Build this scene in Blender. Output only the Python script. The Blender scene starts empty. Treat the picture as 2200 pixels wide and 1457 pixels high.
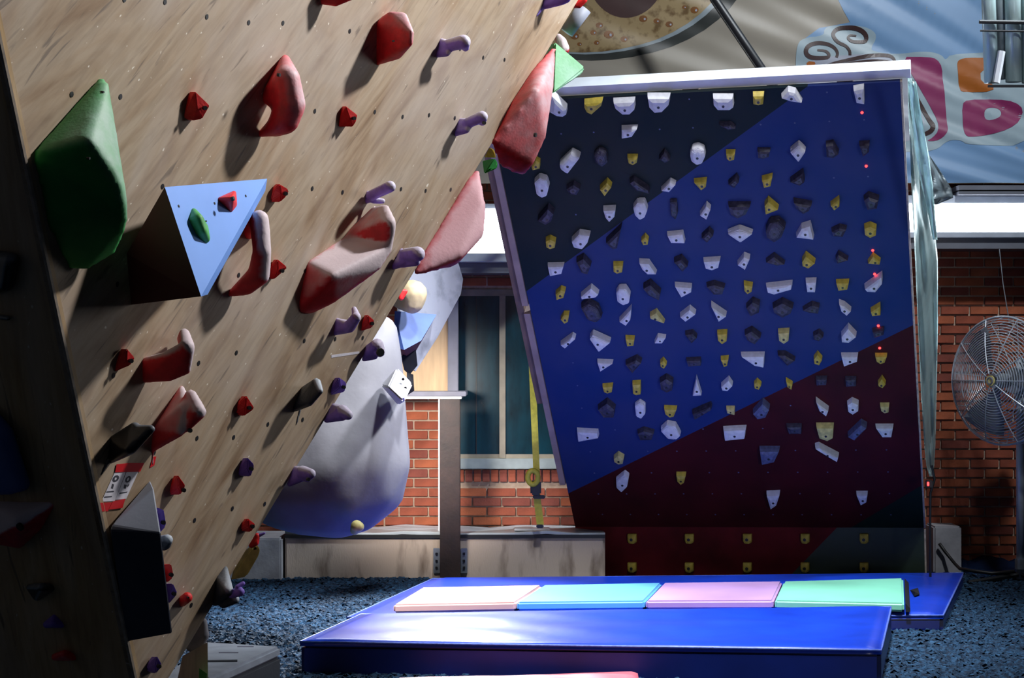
import bpy, bmesh, math, random
from mathutils import Vector, Matrix
from math import sin, cos, pi, radians
C = bpy.context.scene.collection
SC = bpy.context.scene
random.seed(7)
# ------------------------------------------------------------------ camera, world, lights, exposure
F = 4200.0; W_, H_ = 2200.0, 1457.0; ZC = 1.555; PITCH = 0.00935
cam_d = bpy.data.cameras.new('camera'); cam = bpy.data.objects.new('camera', cam_d); C.objects.link(cam)
cam_d.sensor_width = 36.0; cam_d.lens = F / W_ * 36.0
cam.location = (0, 0, ZC); cam.rotation_euler = (pi / 2 + PITCH, 0, 0)
cam_d.clip_start = 0.1; cam_d.clip_end = 200
SC.camera = cam
SC.view_settings.view_transform = 'Standard'; SC.view_settings.look = 'None'
SC.view_settings.gamma = 1.0; SC.view_settings.use_curve_mapping = False
SC.view_settings.exposure = 0.0
world = bpy.data.worlds.new('world'); SC.world = world; world.use_nodes = True
world.node_tree.nodes['Background'].inputs[0].default_value = (0.55, 0.68, 1.0, 1)
world.node_tree.nodes['Background'].inputs[1].default_value = 0.028

def lamp(name, kind, loc, power, col, size=0.3, target=None, angle=None, blend=0.5, size_y=None):
    d = bpy.data.lights.new(name, kind); d.energy = power; d.color = col
    if kind == 'AREA':
        d.size = size
        if size_y: d.shape = 'RECTANGLE'; d.size_y = size_y
    else: d.shadow_soft_size = size
    if kind == 'SPOT': d.spot_size = radians(angle); d.spot_blend = blend
    o = bpy.data.objects.new(name, d); C.objects.link(o); o.location = loc
    if target is not None:
        o.rotation_euler = (Vector(target) - Vector(loc)).to_track_quat('-Z', 'Y').to_euler()
    return o
# high bay lamp over the right of the hall, grazing the plywood wall from the upper right
lamp('key_lamp', 'SPOT', (5.5, 8.0, 7.6), 7000, (1.0, 0.98, 0.97), 0.30, target=(-0.75, 6.5, 4.3), angle=45, blend=1.0)
# high bay lamps over the mats and beside the training board
lamp('mat_lamp', 'SPOT', (1.2, 8.0, 7.4), 5200, (0.88, 0.93, 1.0), 0.3, target=(0.6, 10.8, 0.0), angle=42, blend=0.9)
lamp('back_lamp', 'SPOT', (4.6, 10.9, 7.2), 2400, (0.82, 0.93, 1.0), 0.3, target=(2.2, 11.4, 3.7), angle=56, blend=1.0)
# added fill, no real fixture, brightening the banner and upper back wall
lamp('banner_fill', 'SPOT', (3.7, 9.2, 6.8), 1250, (0.92, 0.96, 1.0), 0.25, target=(2.1, 14.0, 3.1), angle=58, blend=0.9)
# added fill, low at the right front, aimed at the training board
lamp('board_fill', 'SPOT', (4.6, 1.5, 0.7), 1150, (0.88, 0.90, 1.0), 0.7, target=(1.4, 12.4, 2.1), angle=24, blend=1.0)
# added soft fill from the right, lifting the shadows on the plywood
sl = lamp('side_fill', 'AREA', (7.0, 9.0, 3.4), 15, (0.90, 0.93, 1.0), 2.4, target=(-0.5, 6.4, 1.8), size_y=2.0); sl.data.spread = radians(70)
# added unseen spots: glare on the left mat ends, brighter bricks on the pier
lamp('mat_glare_fill', 'SPOT', (-0.42, 13.6, 2.4), 850, (0.95, 0.97, 1.0), 0.12, target=(-0.40, 11.2, 0.1), angle=58, blend=0.6)
lamp('pier_fill', 'SPOT', (-0.85, 11.9, 1.45), 300, (1.0, 0.93, 0.85), 0.15, target=(-0.60, 14.1, 0.85), angle=54, blend=0.9)
# extra fill added for the holds that jut past the top plywood edge
lamp('edge_fill', 'SPOT', (4.5, 7.0, 6.5), 2600, (0.95, 0.96, 1.0), 0.25, target=(0.25, 8.1, 3.0), angle=20, blend=0.9)
# added fill that brightens the grey bulge and panel
lamp('bulge_fill', 'SPOT', (3.4, 8.3, 6.2), 4200, (0.93, 0.94, 1.0), 0.3, target=(-0.7, 10.6, 1.8), angle=24, blend=0.9)

# ------------------------------------------------------------------ camera-model helpers used at design time
CP, SP = cos(PITCH), sin(PITCH)
def ray(px, py):
    u, v = (px - W_ / 2) / F, -(py - H_ / 2) / F
    return Vector((u, CP - v * SP, SP + v * CP))
ORG = Vector((0, 0, ZC))
def at(px, py, y):
    r = ray(px, py); return ORG + r * (y / r.y)
def atz(px, py, z):
    r = ray(px, py); return ORG + r * ((z - ZC) / r.z)
def onpl(px, py, p, n, h=0.0):
    r = ray(px, py); q = p + n * h
    return ORG + r * ((q - ORG).dot(n) / r.dot(n))

# ------------------------------------------------------------------ materials
def mat(name, col, rough=0.6, var=0.15, scale=8.0, bump=0.0, bscale=60.0, metal=0.0, spec=0.5, col2=None, emit=0.0,
        stretch=None, chalk=0.0, chalk_col=(0.78, 0.72, 0.76), detail=6.0, sharp=(0.3, 0.7)):
    m = bpy.data.materials.new(name); m.use_nodes = True; nt = m.node_tree; N = nt.nodes; L = nt.links
    b = N['Principled BSDF']; b.inputs['Roughness'].default_value = rough; b.inputs['Metallic'].default_value = metal
    b.inputs['Specular IOR Level'].default_value = spec
    tc = N.new('ShaderNodeTexCoord'); src = tc.outputs['Object']
    if stretch:
        mp = N.new('ShaderNodeMapping'); mp.inputs['Scale'].default_value = stretch[:3]
        if len(stretch) > 3: mp.inputs['Rotation'].default_value = stretch[3:6]
        L.new(src, mp.inputs[0]); src = mp.outputs[0]
    n = N.new('ShaderNodeTexNoise'); n.inputs['Scale'].default_value = scale; n.inputs['Detail'].default_value = detail
    L.new(src, n.inputs['Vector'])
    cr = N.new('ShaderNodeValToRGB'); cr.color_ramp.elements[0].position = sharp[0]; cr.color_ramp.elements[1].position = sharp[1]
    c2 = col2 if col2 else tuple(min(1, c * (1 + var)) for c in col)
    c1 = col if col2 else tuple(c * (1 - var) for c in col)
    cr.color_ramp.elements[0].color = (*c1, 1); cr.color_ramp.elements[1].color = (*c2, 1)
    L.new(n.outputs['Fac'], cr.inputs[0]); out = cr.outputs[0]
    if chalk > 0:
        a = N.new('ShaderNodeAttribute'); a.attribute_name = 'chalk'
        n2 = N.new('ShaderNodeTexNoise'); n2.inputs['Scale'].default_value = 22; n2.inputs['Detail'].default_value = 5
        L.new(tc.outputs['Object'], n2.inputs['Vector'])
        mr = N.new('ShaderNodeMapRange'); mr.inputs[1].default_value = 0.25; mr.inputs[2].default_value = 0.65
        mr.inputs[3].default_value = 0.55; mr.inputs[4].default_value = 1.2
        L.new(n2.outputs['Fac'], mr.inputs[0])
        mu = N.new('ShaderNodeMath'); mu.operation = 'MULTIPLY'; L.new(a.outputs['Fac'], mu.inputs[0]); L.new(mr.outputs[0], mu.inputs[1])
        m2 = N.new('ShaderNodeMath'); m2.operation = 'MULTIPLY'; m2.use_clamp = True; L.new(mu.outputs[0], m2.inputs[0]); m2.inputs[1].default_value = chalk
        mx = N.new('ShaderNodeMix'); mx.data_type = 'RGBA'; L.new(m2.outputs[0], mx.inputs[0]); L.new(out, mx.inputs[6]); mx.inputs[7].default_value = (*chalk_col, 1)
        out = mx.outputs[2]
    L.new(out, b.inputs['Base Color'])
    if emit:
        L.new(out, b.inputs['Emission Color']); b.inputs['Emission Strength'].default_value = emit
    if bump:
        n3 = N.new('ShaderNodeTexNoise'); n3.inputs['Scale'].default_value = bscale; n3.inputs['Detail'].default_value = 5
        L.new(src if stretch else tc.outputs['Object'], n3.inputs['Vector'])
        bp = N.new('ShaderNodeBump'); bp.inputs['Strength'].default_value = bump; bp.inputs['Distance'].default_value = 0.004
        L.new(n3.outputs['Fac'], bp.inputs['Height']); L.new(bp.outputs[0], b.inputs['Normal'])
    return m

def ply_mat(name, light, dark, pale, uvec, vvec, k=1.0):
    """rotary-cut plywood: long wavy grain along v, scuffs and chalk"""
    m = bpy.data.materials.new(name); m.use_nodes = True; nt = m.node_tree; N = nt.nodes; L = nt.links
    b = N['Principled BSDF']; b.inputs['Roughness'].default_value = 0.62; b.inputs['Specular IOR Level'].default_value = 0.3
    tc = N.new('ShaderNodeTexCoord')
    def dot(v):
        d = N.new('ShaderNodeVectorMath'); d.operation = 'DOT_PRODUCT'; d.inputs[1].default_value = v
        L.new(tc.outputs['Object'], d.inputs[0]); return d.outputs['Value']
    u, v = dot(uvec), dot(vvec)
    def comb(su, sv):
        cb = N.new('ShaderNodeCombineXYZ')
        for i, (s, o) in enumerate(((su, u), (sv, v))):
            mm = N.new('ShaderNodeMath'); mm.operation = 'MULTIPLY'; mm.inputs[1].default_value = s; L.new(o, mm.inputs[0]); L.new(mm.outputs[0], cb.inputs[i])
        return cb.outputs[0]
    def noise(vec, sc, det, dist=0.0):
        n = N.new('ShaderNodeTexNoise'); n.inputs['Scale'].default_value = sc; n.inputs['Detail'].default_value = det; n.inputs['Distortion'].default_value = dist
        L.new(vec, n.inputs['Vector']); return n.outputs['Fac']
    def ramp(f, stops):
        r = N.new('ShaderNodeValToRGB'); e = r.color_ramp.elements
        while len(e) < len(stops): e.new(0.5)
        for i, (p, c) in enumerate(stops): e[i].position = p; e[i].color = (*c, 1)
        L.new(f, r.inputs[0]); return r.outputs[0]
    def mix(f, a, bb, mode='MIX'):
        x = N.new('ShaderNodeMix'); x.data_type = 'RGBA'; x.blend_type = mode
        if isinstance(f, float): x.inputs[0].default_value = f
        else: L.new(f, x.inputs[0])
        L.new(a, x.inputs[6])
        if isinstance(bb, tuple): x.inputs[7].default_value = (*bb, 1)
        else: L.new(bb, x.inputs[7])
        return x.outputs[2]
    g = noise(comb(4.2 * k, 0.9 * k), 1.0, 5, 3.2)
    base = ramp(g, [(0.25, dark), (0.45, light), (0.62, pale), (0.8, light)])
    fine = noise(comb(46 * k, 5 * k), 1.0, 6, 1.0)
    base = mix(0.32, base, ramp(fine, [(0.32, (0.40, 0.36, 0.33)), (0.58, (1, 1, 1))]), 'MULTIPLY')
    wear = noise(comb(2.2, 1.1), 1.0, 6, 0.8)
    base = mix(ramp(wear, [(0.46, (0, 0, 0)), (0.68, (0.5, 0.5, 0.5))]), base, (0.45, 0.40, 0.375))
    scuff = noise(comb(30, 3.2), 1.0, 4, 1.2)
    base = mix(ramp(scuff, [(0.63, (0, 0, 0)), (0.70, (0.6, 0.6, 0.6))]), base, (0.10, 0.08, 0.07))
    spk = noise(comb(70, 40), 1.0, 1, 0.0)
    base = mix(ramp(spk, [(0.74, (0, 0, 0)), (0.78, (0.7, 0.7, 0.7))]), base, (0.85, 0.8, 0.7))
    L.new(base, b.inputs['Base Color'])
    bp = N.new('ShaderNodeBump'); bp.inputs['Strength'].default_value = 0.25; bp.inputs['Distance'].default_value = 0.004
    L.new(fine, bp.inputs['Height']); L.new(bp.outputs[0], b.inputs['Normal'])
    return m

CH = (0.72, 0.66, 0.72)
M = dict(
 paleply=mat('pale_plywood', (0.62, 0.52, 0.42), 0.7, 0.2, 8, stretch=(6, 6, 0.6)),
 pinkred=mat('pink_chalked_resin', (0.66, 0.02, 0.04), 0.6, 0.3, 14, 0.2, 90, chalk=1.9, chalk_col=(0.80, 0.46, 0.52)),
 red=mat('red_resin', (0.66, 0.014, 0.022), 0.55, 0.25, 30, 0.2, 120, chalk=0.85, chalk_col=(0.72, 0.50, 0.55)),
 redc=mat('red_resin_clean', (0.88, 0.018, 0.018), 0.5, 0.2, 30, 0.2, 120),
 pink=mat('chalked_red_resin', (0.68, 0.02, 0.035), 0.6, 0.3, 14, 0.2, 90, chalk=3.2, chalk_col=(0.74, 0.62, 0.66)),
 purple=mat('purple_resin', (0.27, 0.17, 0.74), 0.55, 0.2, 30, 0.2, 120, chalk=3.0, chalk_col=(0.74, 0.69, 0.90)),
 purplec=mat('purple_resin_clean', (0.19, 0.10, 0.60), 0.5, 0.2, 30, 0.2, 120),
 green=mat('green_resin', (0.03, 0.34, 0.065), 0.6, 0.2, 10, 0.2, 110, chalk=0.7, chalk_col=(0.35, 0.48, 0.42)),
 mint=mat('mint_resin', (0.10, 0.42, 0.13), 0.6, 0.2, 6, 0.2, 90, col2=(0.36, 0.62, 0.48)),
 grass=mat('bright_green_resin', (0.09, 0.42, 0.10), 0.55, 0.2, 20, 0.2, 90),
 black=mat('black_resin', (0.012, 0.012, 0.016), 0.28, 0.3, 20, 0.1, 90, chalk=0.3, chalk_col=(0.6, 0.65, 0.72)),
 bw=mat('chalked_black_resin', (0.02, 0.03, 0.05), 0.5, 0.3, 20, 0.5, 60, chalk=1.2, chalk_col=(0.55, 0.62, 0.70)),
 white=mat('white_resin', (0.70, 0.69, 0.74), 0.5, 0.10, 40, 0.1, 90),
 yellow=mat('yellow_resin', (0.60, 0.45, 0.06), 0.5, 0.25, 30, 0.1, 90),
 dirty=mat('chalked_yellow_resin', (0.62, 0.53, 0.20), 0.6, 0.25, 30, 0.1, 90),
 dark=mat('dark_violet_resin', (0.018, 0.016, 0.034), 0.45, 0.3, 50, 0.3, 90, col2=(0.065, 0.058, 0.098)),
 slate=mat('slate_blue_resin', (0.10, 0.11, 0.22), 0.5, 0.3, 50, 0.2, 90),
 hole=mat('dark_bolt', (0.012, 0.012, 0.014), 0.4, 0.1),
 bolt=mat('steel_bolt', (0.25, 0.22, 0.2), 0.35, 0.2, metal=1.0),
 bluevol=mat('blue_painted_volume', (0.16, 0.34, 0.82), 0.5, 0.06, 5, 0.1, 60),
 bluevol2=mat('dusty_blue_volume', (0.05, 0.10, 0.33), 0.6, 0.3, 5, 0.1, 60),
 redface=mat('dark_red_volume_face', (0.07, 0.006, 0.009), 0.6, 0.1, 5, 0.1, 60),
 cream=mat('cream_resin', (0.46, 0.36, 0.21), 0.55, 0.12, 6, 0.2, 60),
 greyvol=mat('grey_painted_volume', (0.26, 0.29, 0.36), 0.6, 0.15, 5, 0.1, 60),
 grey_shaded=mat('shaded_grey_volume_face', (0.07, 0.08, 0.12), 0.6, 0.15, 5, 0.1, 60),  # grey volume paint darkened for the faces turned away from the light
 boulder=mat('grey_textured_bulge', (0.135, 0.13, 0.145), 0.75, 0.15, 3, 0.35, 26, col2=(0.22, 0.215, 0.235)),
 greypanel=mat('grey_wall_paint', (0.14, 0.145, 0.175), 0.7, 0.2, 9, 0.1, 60, col2=(0.25, 0.255, 0.30), sharp=(0.3, 0.5)),
 tape=mat('red_tape', (0.55, 0.01, 0.015), 0.4, 0.1),
 paper=mat('paper', (0.62, 0.60, 0.66), 0.8, 0.1, 40),
 ink=mat('ink', (0.03, 0.03, 0.045), 0.8, 0.3),
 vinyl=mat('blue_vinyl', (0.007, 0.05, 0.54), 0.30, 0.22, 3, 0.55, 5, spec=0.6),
 vinyl_shaded=mat('shaded_blue_vinyl', (0.003, 0.012, 0.13), 0.35, 0.25, 3, 0.25, 9),  # blue vinyl with shade put into the colour, for the unlit mat sides
 piping=mat('pale_blue_seam', (0.10, 0.16, 0.55), 0.4, 0.3, 60),
 peach=mat('peach_vinyl', (0.72, 0.42, 0.38), 0.45, 0.06, 4, 0.1, 14),
 sky=mat('sky_blue_vinyl', (0.12, 0.42, 0.80), 0.45, 0.06, 4, 0.1, 14),
 lilac=mat('lilac_vinyl', (0.48, 0.28, 0.56), 0.45, 0.06, 4, 0.1, 14),
 mintv=mat('mint_vinyl', (0.22, 0.62, 0.44), 0.45, 0.06, 4, 0.1, 14),
 pinkv=mat('pink_vinyl', (0.70, 0.16, 0.20), 0.45, 0.06, 4, 0.1, 14),
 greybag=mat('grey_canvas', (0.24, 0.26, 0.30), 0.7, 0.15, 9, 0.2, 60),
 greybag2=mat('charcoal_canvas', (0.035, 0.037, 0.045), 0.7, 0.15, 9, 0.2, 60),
 concrete=mat('stained_concrete', (0.16, 0.11, 0.08), 0.85, 0.2, 3.0, 0.4, 40, col2=(0.56, 0.45, 0.37), stretch=(3.0, 1.0, 0.8), sharp=(0.28, 0.50)),
 concrete2=mat('grey_concrete', (0.32, 0.32, 0.35), 0.85, 0.25, 6, 0.4, 40),
 sheet=mat('pale_plastic_sheet', (0.52, 0.58, 0.62), 0.35, 0.2, 4, 0.3, 12),
 mortar=mat('mortar', (0.44, 0.34, 0.26), 0.9, 0.15, 30, 0.4, 80),
 brick=mat('red_brick', (0.26, 0.060, 0.030), 0.85, 0.35, 7, 0.5, 60),
 brick2=mat('orange_red_brick', (0.33, 0.085, 0.035), 0.85, 0.35, 7, 0.5, 60),
 brick3=mat('brown_red_brick', (0.19, 0.045, 0.030), 0.85, 0.35, 7, 0.5, 60),
 cframe=mat('tan_window_frame', (0.24, 0.21, 0.16), 0.6, 0.2, 8),
 sill=mat('grey_sill', (0.26, 0.30, 0.31), 0.7, 0.2, 8),
 pane=mat('teal_painted_glass', (0.002, 0.013, 0.020), 0.22, 0.2, 7, 0.0, col2=(0.004, 0.040, 0.060), stretch=(1.4, 1, 0.5)),
 plyb=mat('orange_plywood', (0.48, 0.32, 0.18), 0.6, 0.15, 5, stretch=(5, 1, 0.6)),
 greypost=mat('grey_painted_post', (0.16, 0.16, 0.21), 0.6, 0.2, 6),
 rust=mat('rusty_steel', (0.026, 0.012, 0.009), 0.6, 0.5, 9, 0.3, 50),
 galv=mat('galvanised_steel', (0.30, 0.34, 0.38), 0.4, 0.2, 20, metal=0.7),
 strap=mat('yellow_webbing', (0.52, 0.45, 0.05), 0.6, 0.2, 30, 0.3, 150),
 wood=mat('grey_pink_timber', (0.36, 0.26, 0.25), 0.7, 0.2, 6, 0.2, 60),
 wood2=mat('brown_timber', (0.20, 0.125, 0.10), 0.7, 0.2, 6, 0.2, 60),
 whitewood=mat('white_board', (0.78, 0.80, 0.86), 0.5, 0.12, 5, 0.1, 30),
 foil=mat('silver_film', (0.50, 0.66, 0.67), 0.30, 0.12, 5, 0.9, 7, metal=0.12, stretch=(3, 3, 0.7)),
 foil_dark=mat('grey_film', (0.22, 0.27, 0.30), 0.4, 0.2, 5, 0.5, 8),
 rubber=mat('blue_rubber', (0.012, 0.035, 0.07), 0.7, 0.6, 60, 0.6, 90),
 chip=mat('blue_rubber_chips', (0.004, 0.015, 0.036), 0.75, 0.6, 34, 0.0, spec=0.25, col2=(0.028, 0.088, 0.175), sharp=(0.42, 0.68)),
 tarp=mat('blue_tarp', (0.01, 0.04, 0.14), 0.5, 0.2, 6),
 blackm=mat('black_metal', (0.012, 0.013, 0.016), 0.35, 0.2),
 blackp=mat('black_plastic', (0.01, 0.01, 0.012), 0.5, 0.2),
 fanm=mat('fan_steel', (0.45, 0.50, 0.56), 0.35, 0.15, metal=0.2),
 fanblade=mat('fan_blade_alloy', (0.42, 0.46, 0.52), 0.35, 0.15, metal=0.35),
 led=mat('red_light', (1.0, 0.03, 0.03), 0.4, 0.0, emit=6.0),
 diffuser=mat('lamp_diffuser', (0.92, 0.96, 1.0), 0.5, 0.0, emit=14.0),
 housing=mat('white_metal_housing', (0.42, 0.47, 0.55), 0.4, 0.1, metal=0.3),
 housing_d=mat('grey_metal_housing', (0.12, 0.13, 0.16), 0.4, 0.1),
 wallp=mat('dark_wall_paint', (0.035, 0.036, 0.040), 0.9, 0.2),
 bdg=mat('dark_green_paint', (0.003, 0.013, 0.018), 0.6, 0.3, 2, 0.1, 60, spec=0.2, col2=(0.017, 0.022, 0.022)),
 bbl=mat('blue_paint', (0.006, 0.026, 0.150), 0.5, 0.3, 2.2, 0.1, 60, col2=(0.026, 0.040, 0.155), spec=0.2),
 bmr=mat('maroon_paint', (0.050, 0.003, 0.006), 0.6, 0.3, 3, 0.1, 60, spec=0.2),
 bgr=mat('bottle_green_paint', (0.006, 0.018, 0.011), 0.6, 0.3, 3, 0.1, 60, spec=0.2),
 kred=mat('red_kick_paint', (0.12, 0.007, 0.011), 0.6, 0.5, 3, 0.1, 60, spec=0.12),
 kgr=mat('green_kick_paint', (0.020, 0.036, 0.020), 0.5, 0.3, 3, 0.1, 60),
 edge=mat('pale_ply_edge', (0.50, 0.42, 0.34), 0.7, 0.3, 30),
 b_beige=mat('banner_beige', (0.260, 0.236, 0.192), 0.45, 0.04, 2),
 b_blue=mat('banner_blue', (0.136, 0.260, 0.446), 0.45, 0.08, 1.2),
 b_teal=mat('banner_pale_outline', (0.260, 0.347, 0.397), 0.45, 0.05, 2),
 b_pale=mat('banner_white_outline', (0.310, 0.335, 0.409), 0.45, 0.05, 2),
 b_brown=mat('banner_brown', (0.035, 0.014, 0.014), 0.45, 0.1, 4),
 b_pink=mat('banner_magenta', (0.205, 0.019, 0.093), 0.45, 0.1, 4),
 b_orange=mat('banner_orange', (0.310, 0.087, 0.007), 0.45, 0.1, 4),
 b_foam=mat('banner_foam', (0.11, 0.06, 0.014), 0.45, 0.3, 14, col2=(0.27, 0.195, 0.09), sharp=(0.35, 0.5), detail=10),
 b_coffee=mat('banner_coffee', (0.045, 0.018, 0.016), 0.45, 0.2, 4),
 b_rim=mat('banner_black', (0.020, 0.024, 0.022), 0.4, 0.3, 4),
 b_bub=mat('banner_bubble_brown', (0.17, 0.065, 0.012), 0.4, 0.3, 9),
)

# ------------------------------------------------------------------ object helpers
def prop(o, label=None, cat=None, group=None, kind=None):
    if label: o['label'] = label
    if cat: o['category'] = cat
    if group: o['group'] = group
    if kind: o['kind'] = kind
    return o
def empty(name, loc, label=None, cat=None, group=None, kind=None):
    o = bpy.data.objects.new(name, None); C.objects.link(o); o.location = loc; o.empty_display_size = 0.1
    return prop(o, label, cat, group, kind)
def link(name, me, m=None, parent=None, origin=None, smooth=False):
    """me holds WORLD coordinates; move origin to `origin` (or bbox base) / the parent's base"""
    mats = m if isinstance(m, (list, tuple)) else ([m] if m else [])
    for x in mats: me.materials.append(x)
    if parent is not None: org = Vector((0, 0, 0)); me.transform(Matrix.Translation(-parent_world(parent)))
    else:
        if origin is None:
            xs = [v.co for v in me.vertices]
            lo = [min(c[i] for c in xs) for i in range(3)]; hi = [max(c[i] for c in xs) for i in range(3)]
            origin = Vector(((lo[0] + hi[0]) / 2, (lo[1] + hi[1]) / 2, lo[2]))
        org = Vector(origin); me.transform(Matrix.Translation(-org))
    if smooth: me.polygons.foreach_set('use_smooth', [True] * len(me.polygons))
    o = bpy.data.objects.new(name, me); C.objects.link(o)
    if parent is not None: o.parent = parent
    else: o.location = org
    return o
def parent_world(p):
    v = Vector(p.location)
    while p.parent: p = p.parent; v += Vector(p.location)
    return v
def fin(bm, name):
    me = bpy.data.meshes.new(name); bm.normal_update(); bm.to_mesh(me); bm.free(); return me
def obj(name, bm, m=None, parent=None, origin=None, smooth=False):
    return link(name, fin(bm, name), m, parent, origin, smooth)
def add_box(bm, c, s, R=None):
    r = bmesh.ops.create_cube(bm, size=1.0)
    Mx = Matrix.Translation(Vector(c)) @ (R.to_4x4() if R else Matrix()) @ Matrix.Diagonal((*s, 1))
    bmesh.ops.transform(bm, matrix=Mx, verts=r['verts']); return r['verts']
def box(c, s, R=None, bev=0.0):
    bm = bmesh.new(); add_box(bm, c, s, R)
    if bev: bmesh.ops.bevel(bm, geom=bm.edges[:], offset=bev, segments=2, affect='EDGES')
    return bm
def box2(x0, x1, y0, y1, z0, z1, bev=0.0):
    return box(((x0 + x1) / 2, (y0 + y1) / 2, (z0 + z1) / 2), (abs(x1 - x0), abs(y1 - y0), abs(z1 - z0)), None, bev)
def prism(front, back, bm=None, mi=0):
    """front/back: equal-length loops of world points -> closed solid"""
    bm = bm or bmesh.new()
    a = [bm.verts.new(p) for p in front]; b = [bm.verts.new(p) for p in back]; n = len(a)
    fs = [bm.faces.new(a), bm.faces.new(b[::-1])]
    for i in range(n): fs.append(bm.faces.new((a[i], b[i], b[(i + 1) % n], a[(i + 1) % n])))
    for f in fs: f.material_index = mi
    bmesh.ops.recalc_face_normals(bm, faces=bm.faces[:]); return bm
def hull(pts, bm=None):
    b2 = bmesh.new()
    for p in pts: b2.verts.new(p)
    r = bmesh.ops.convex_hull(b2, input=b2.verts[:])
    junk = [g for g in r['geom_interior'] + r['geom_unused'] if isinstance(g, bmesh.types.BMVert)]
    if junk: bmesh.ops.delete(b2, geom=list(set(junk)), context='VERTS')
    bmesh.ops.recalc_face_normals(b2, faces=b2.faces[:])
    if bm is None: return b2
    me = bpy.data.meshes.new('t'); b2.to_mesh(me); b2.free(); bm.from_mesh(me); bpy.data.meshes.remove(me); return bm
def tube(path, r, seg=8, bm=None, closed=False, caps=True):
    bm = bm or bmesh.new(); path = [Vector(p) for p in path]; n = len(path); rings = []
    rr = r if isinstance(r, (list, tuple)) else [r] * n
    prev = None
    for i, p in enumerate(path):
        a = path[(i - 1) % n] if (closed or i) else p; b = path[(i + 1) % n] if (closed or i < n - 1) else p
        t = (b - a).normalized()
        if prev is None: u = t.orthogonal().normalized()
        else: u = (prev - t * prev.dot(t)).normalized()
        prev = u; w = t.cross(u)
        rings.append([bm.verts.new(p + (u * cos(2 * pi * k / seg) + w * sin(2 * pi * k / seg)) * rr[i]) for k in range(seg)])
    for i in range(n if closed else n - 1):
        A, B = rings[i], rings[(i + 1) % n]
        for k in range(seg): bm.faces.new((A[k], A[(k + 1) % seg], B[(k + 1) % seg], B[k]))
    if caps and not closed: bm.faces.new(rings[0][::-1]); bm.faces.new(rings[-1])
    return bm
ICO = None
def ico_pts():
    global ICO
    if ICO is None:
        b = bmesh.new(); bmesh.ops.create_icosphere(b, subdivisions=2, radius=1.0); ICO = [v.co.copy() for v in b.verts]; b.free()
    return ICO
def blob_mesh(groups, vox=None, smooth=4, thr=None, jit=0.0):
    """groups: lists of (centre, radius) -> union of rounded hulls, voxel-fused and smoothed"""
    bm = bmesh.new()
    for g in groups: hull([c + d * r for c, r in g for d in ico_pts()], bm)
    me = fin(bm, 'b')
    xs = [v.co for v in me.vertices]
    size = max(max(c[i] for c in xs) - min(c[i] for c in xs) for i in range(3))
    o = bpy.data.objects.new('tmp', me); C.objects.link(o)
    md = o.modifiers.new('r', 'REMESH'); md.mode = 'VOXEL'; md.voxel_size = vox or size / 34
    sm = o.modifiers.new('s', 'SMOOTH'); sm.factor = 0.5; sm.iterations = smooth
    dg = bpy.context.evaluated_depsgraph_get(); dg.update()
    new = bpy.data.meshes.new_from_object(o.evaluated_get(dg))
    bpy.data.objects.remove(o); bpy.data.meshes.remove(me)
    return new

# ------------------------------------------------------------------ room shell
BACK = 14.2                      # brick wall face
def pxw(px, y=BACK): return at(px, 768, y).x
def pyz(py, y=BACK): return at(1100, py, y).z
floor = prop(obj('floor', box2(-7, 8, -3, 15.2, -0.12, 0.0), M['rubber']), 'dark blue rubber floor under the loose rubber chips', kind='structure')
wall_back = prop(obj('wall_back', box2(-7, 8, BACK + 0.012, BACK + 0.35, 0, 8.6), M['mortar']), 'red brick back wall with pale mortar joints', kind='structure')
prop(obj('wall_left', box2(-7.3, -7, -3, 15, 0, 8.6), M['wallp']), 'dark side wall', kind='structure')
prop(obj('wall_right', box2(8, 8.3, -3, 15, 0, 8.6), M['wallp']), 'dark side wall', kind='structure')
prop(obj('ceiling', box2(-7.3, 8.3, -3, 15.2, 8.6, 8.8), M['wallp']), 'dark high ceiling', kind='structure')

# window in the brick wall
WX0, WX1 = pxw(980), pxw(1232); WZ1, WZ0 = pyz(622), pyz(1008)
win = empty('window_1', ((WX0 + WX1) / 2, BACK, WZ0), 'dark teal window between brick pier and board', kind='structure')
yf = BACK - 0.005
obj('frame', box2(WX0, WX1, yf, BACK + 0.05, pyz(636), WZ1), M['cframe'], win)
obj('frame', box2(pxw(1073), pxw(1086), yf - 0.01, BACK + 0.05, pyz(984), pyz(634)), M['cframe'], win)
obj('frame', box2(WX0, WX1, yf, BACK + 0.05, pyz(985), pyz(976)), M['cframe'], win)
obj('pane', box2(WX0, pxw(1073), BACK + 0.004, BACK + 0.03, pyz(977), pyz(636)), M['pane'], win)
obj('pane', box2(pxw(1086), WX1, BACK + 0.004, BACK + 0.03, pyz(977), pyz(636)), M['pane'], win)
obj('glazing_bar', box2(pxw(1022.5), pxw(1024.5), BACK - 0.002, BACK + 0.03, pyz(977), pyz(636)), M['blackp'], win)
obj('sill', box2(pxw(978), WX1, BACK - 0.05, BACK + 0.05, pyz(1007), pyz(985), 0.004), M['sill'], win)
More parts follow.
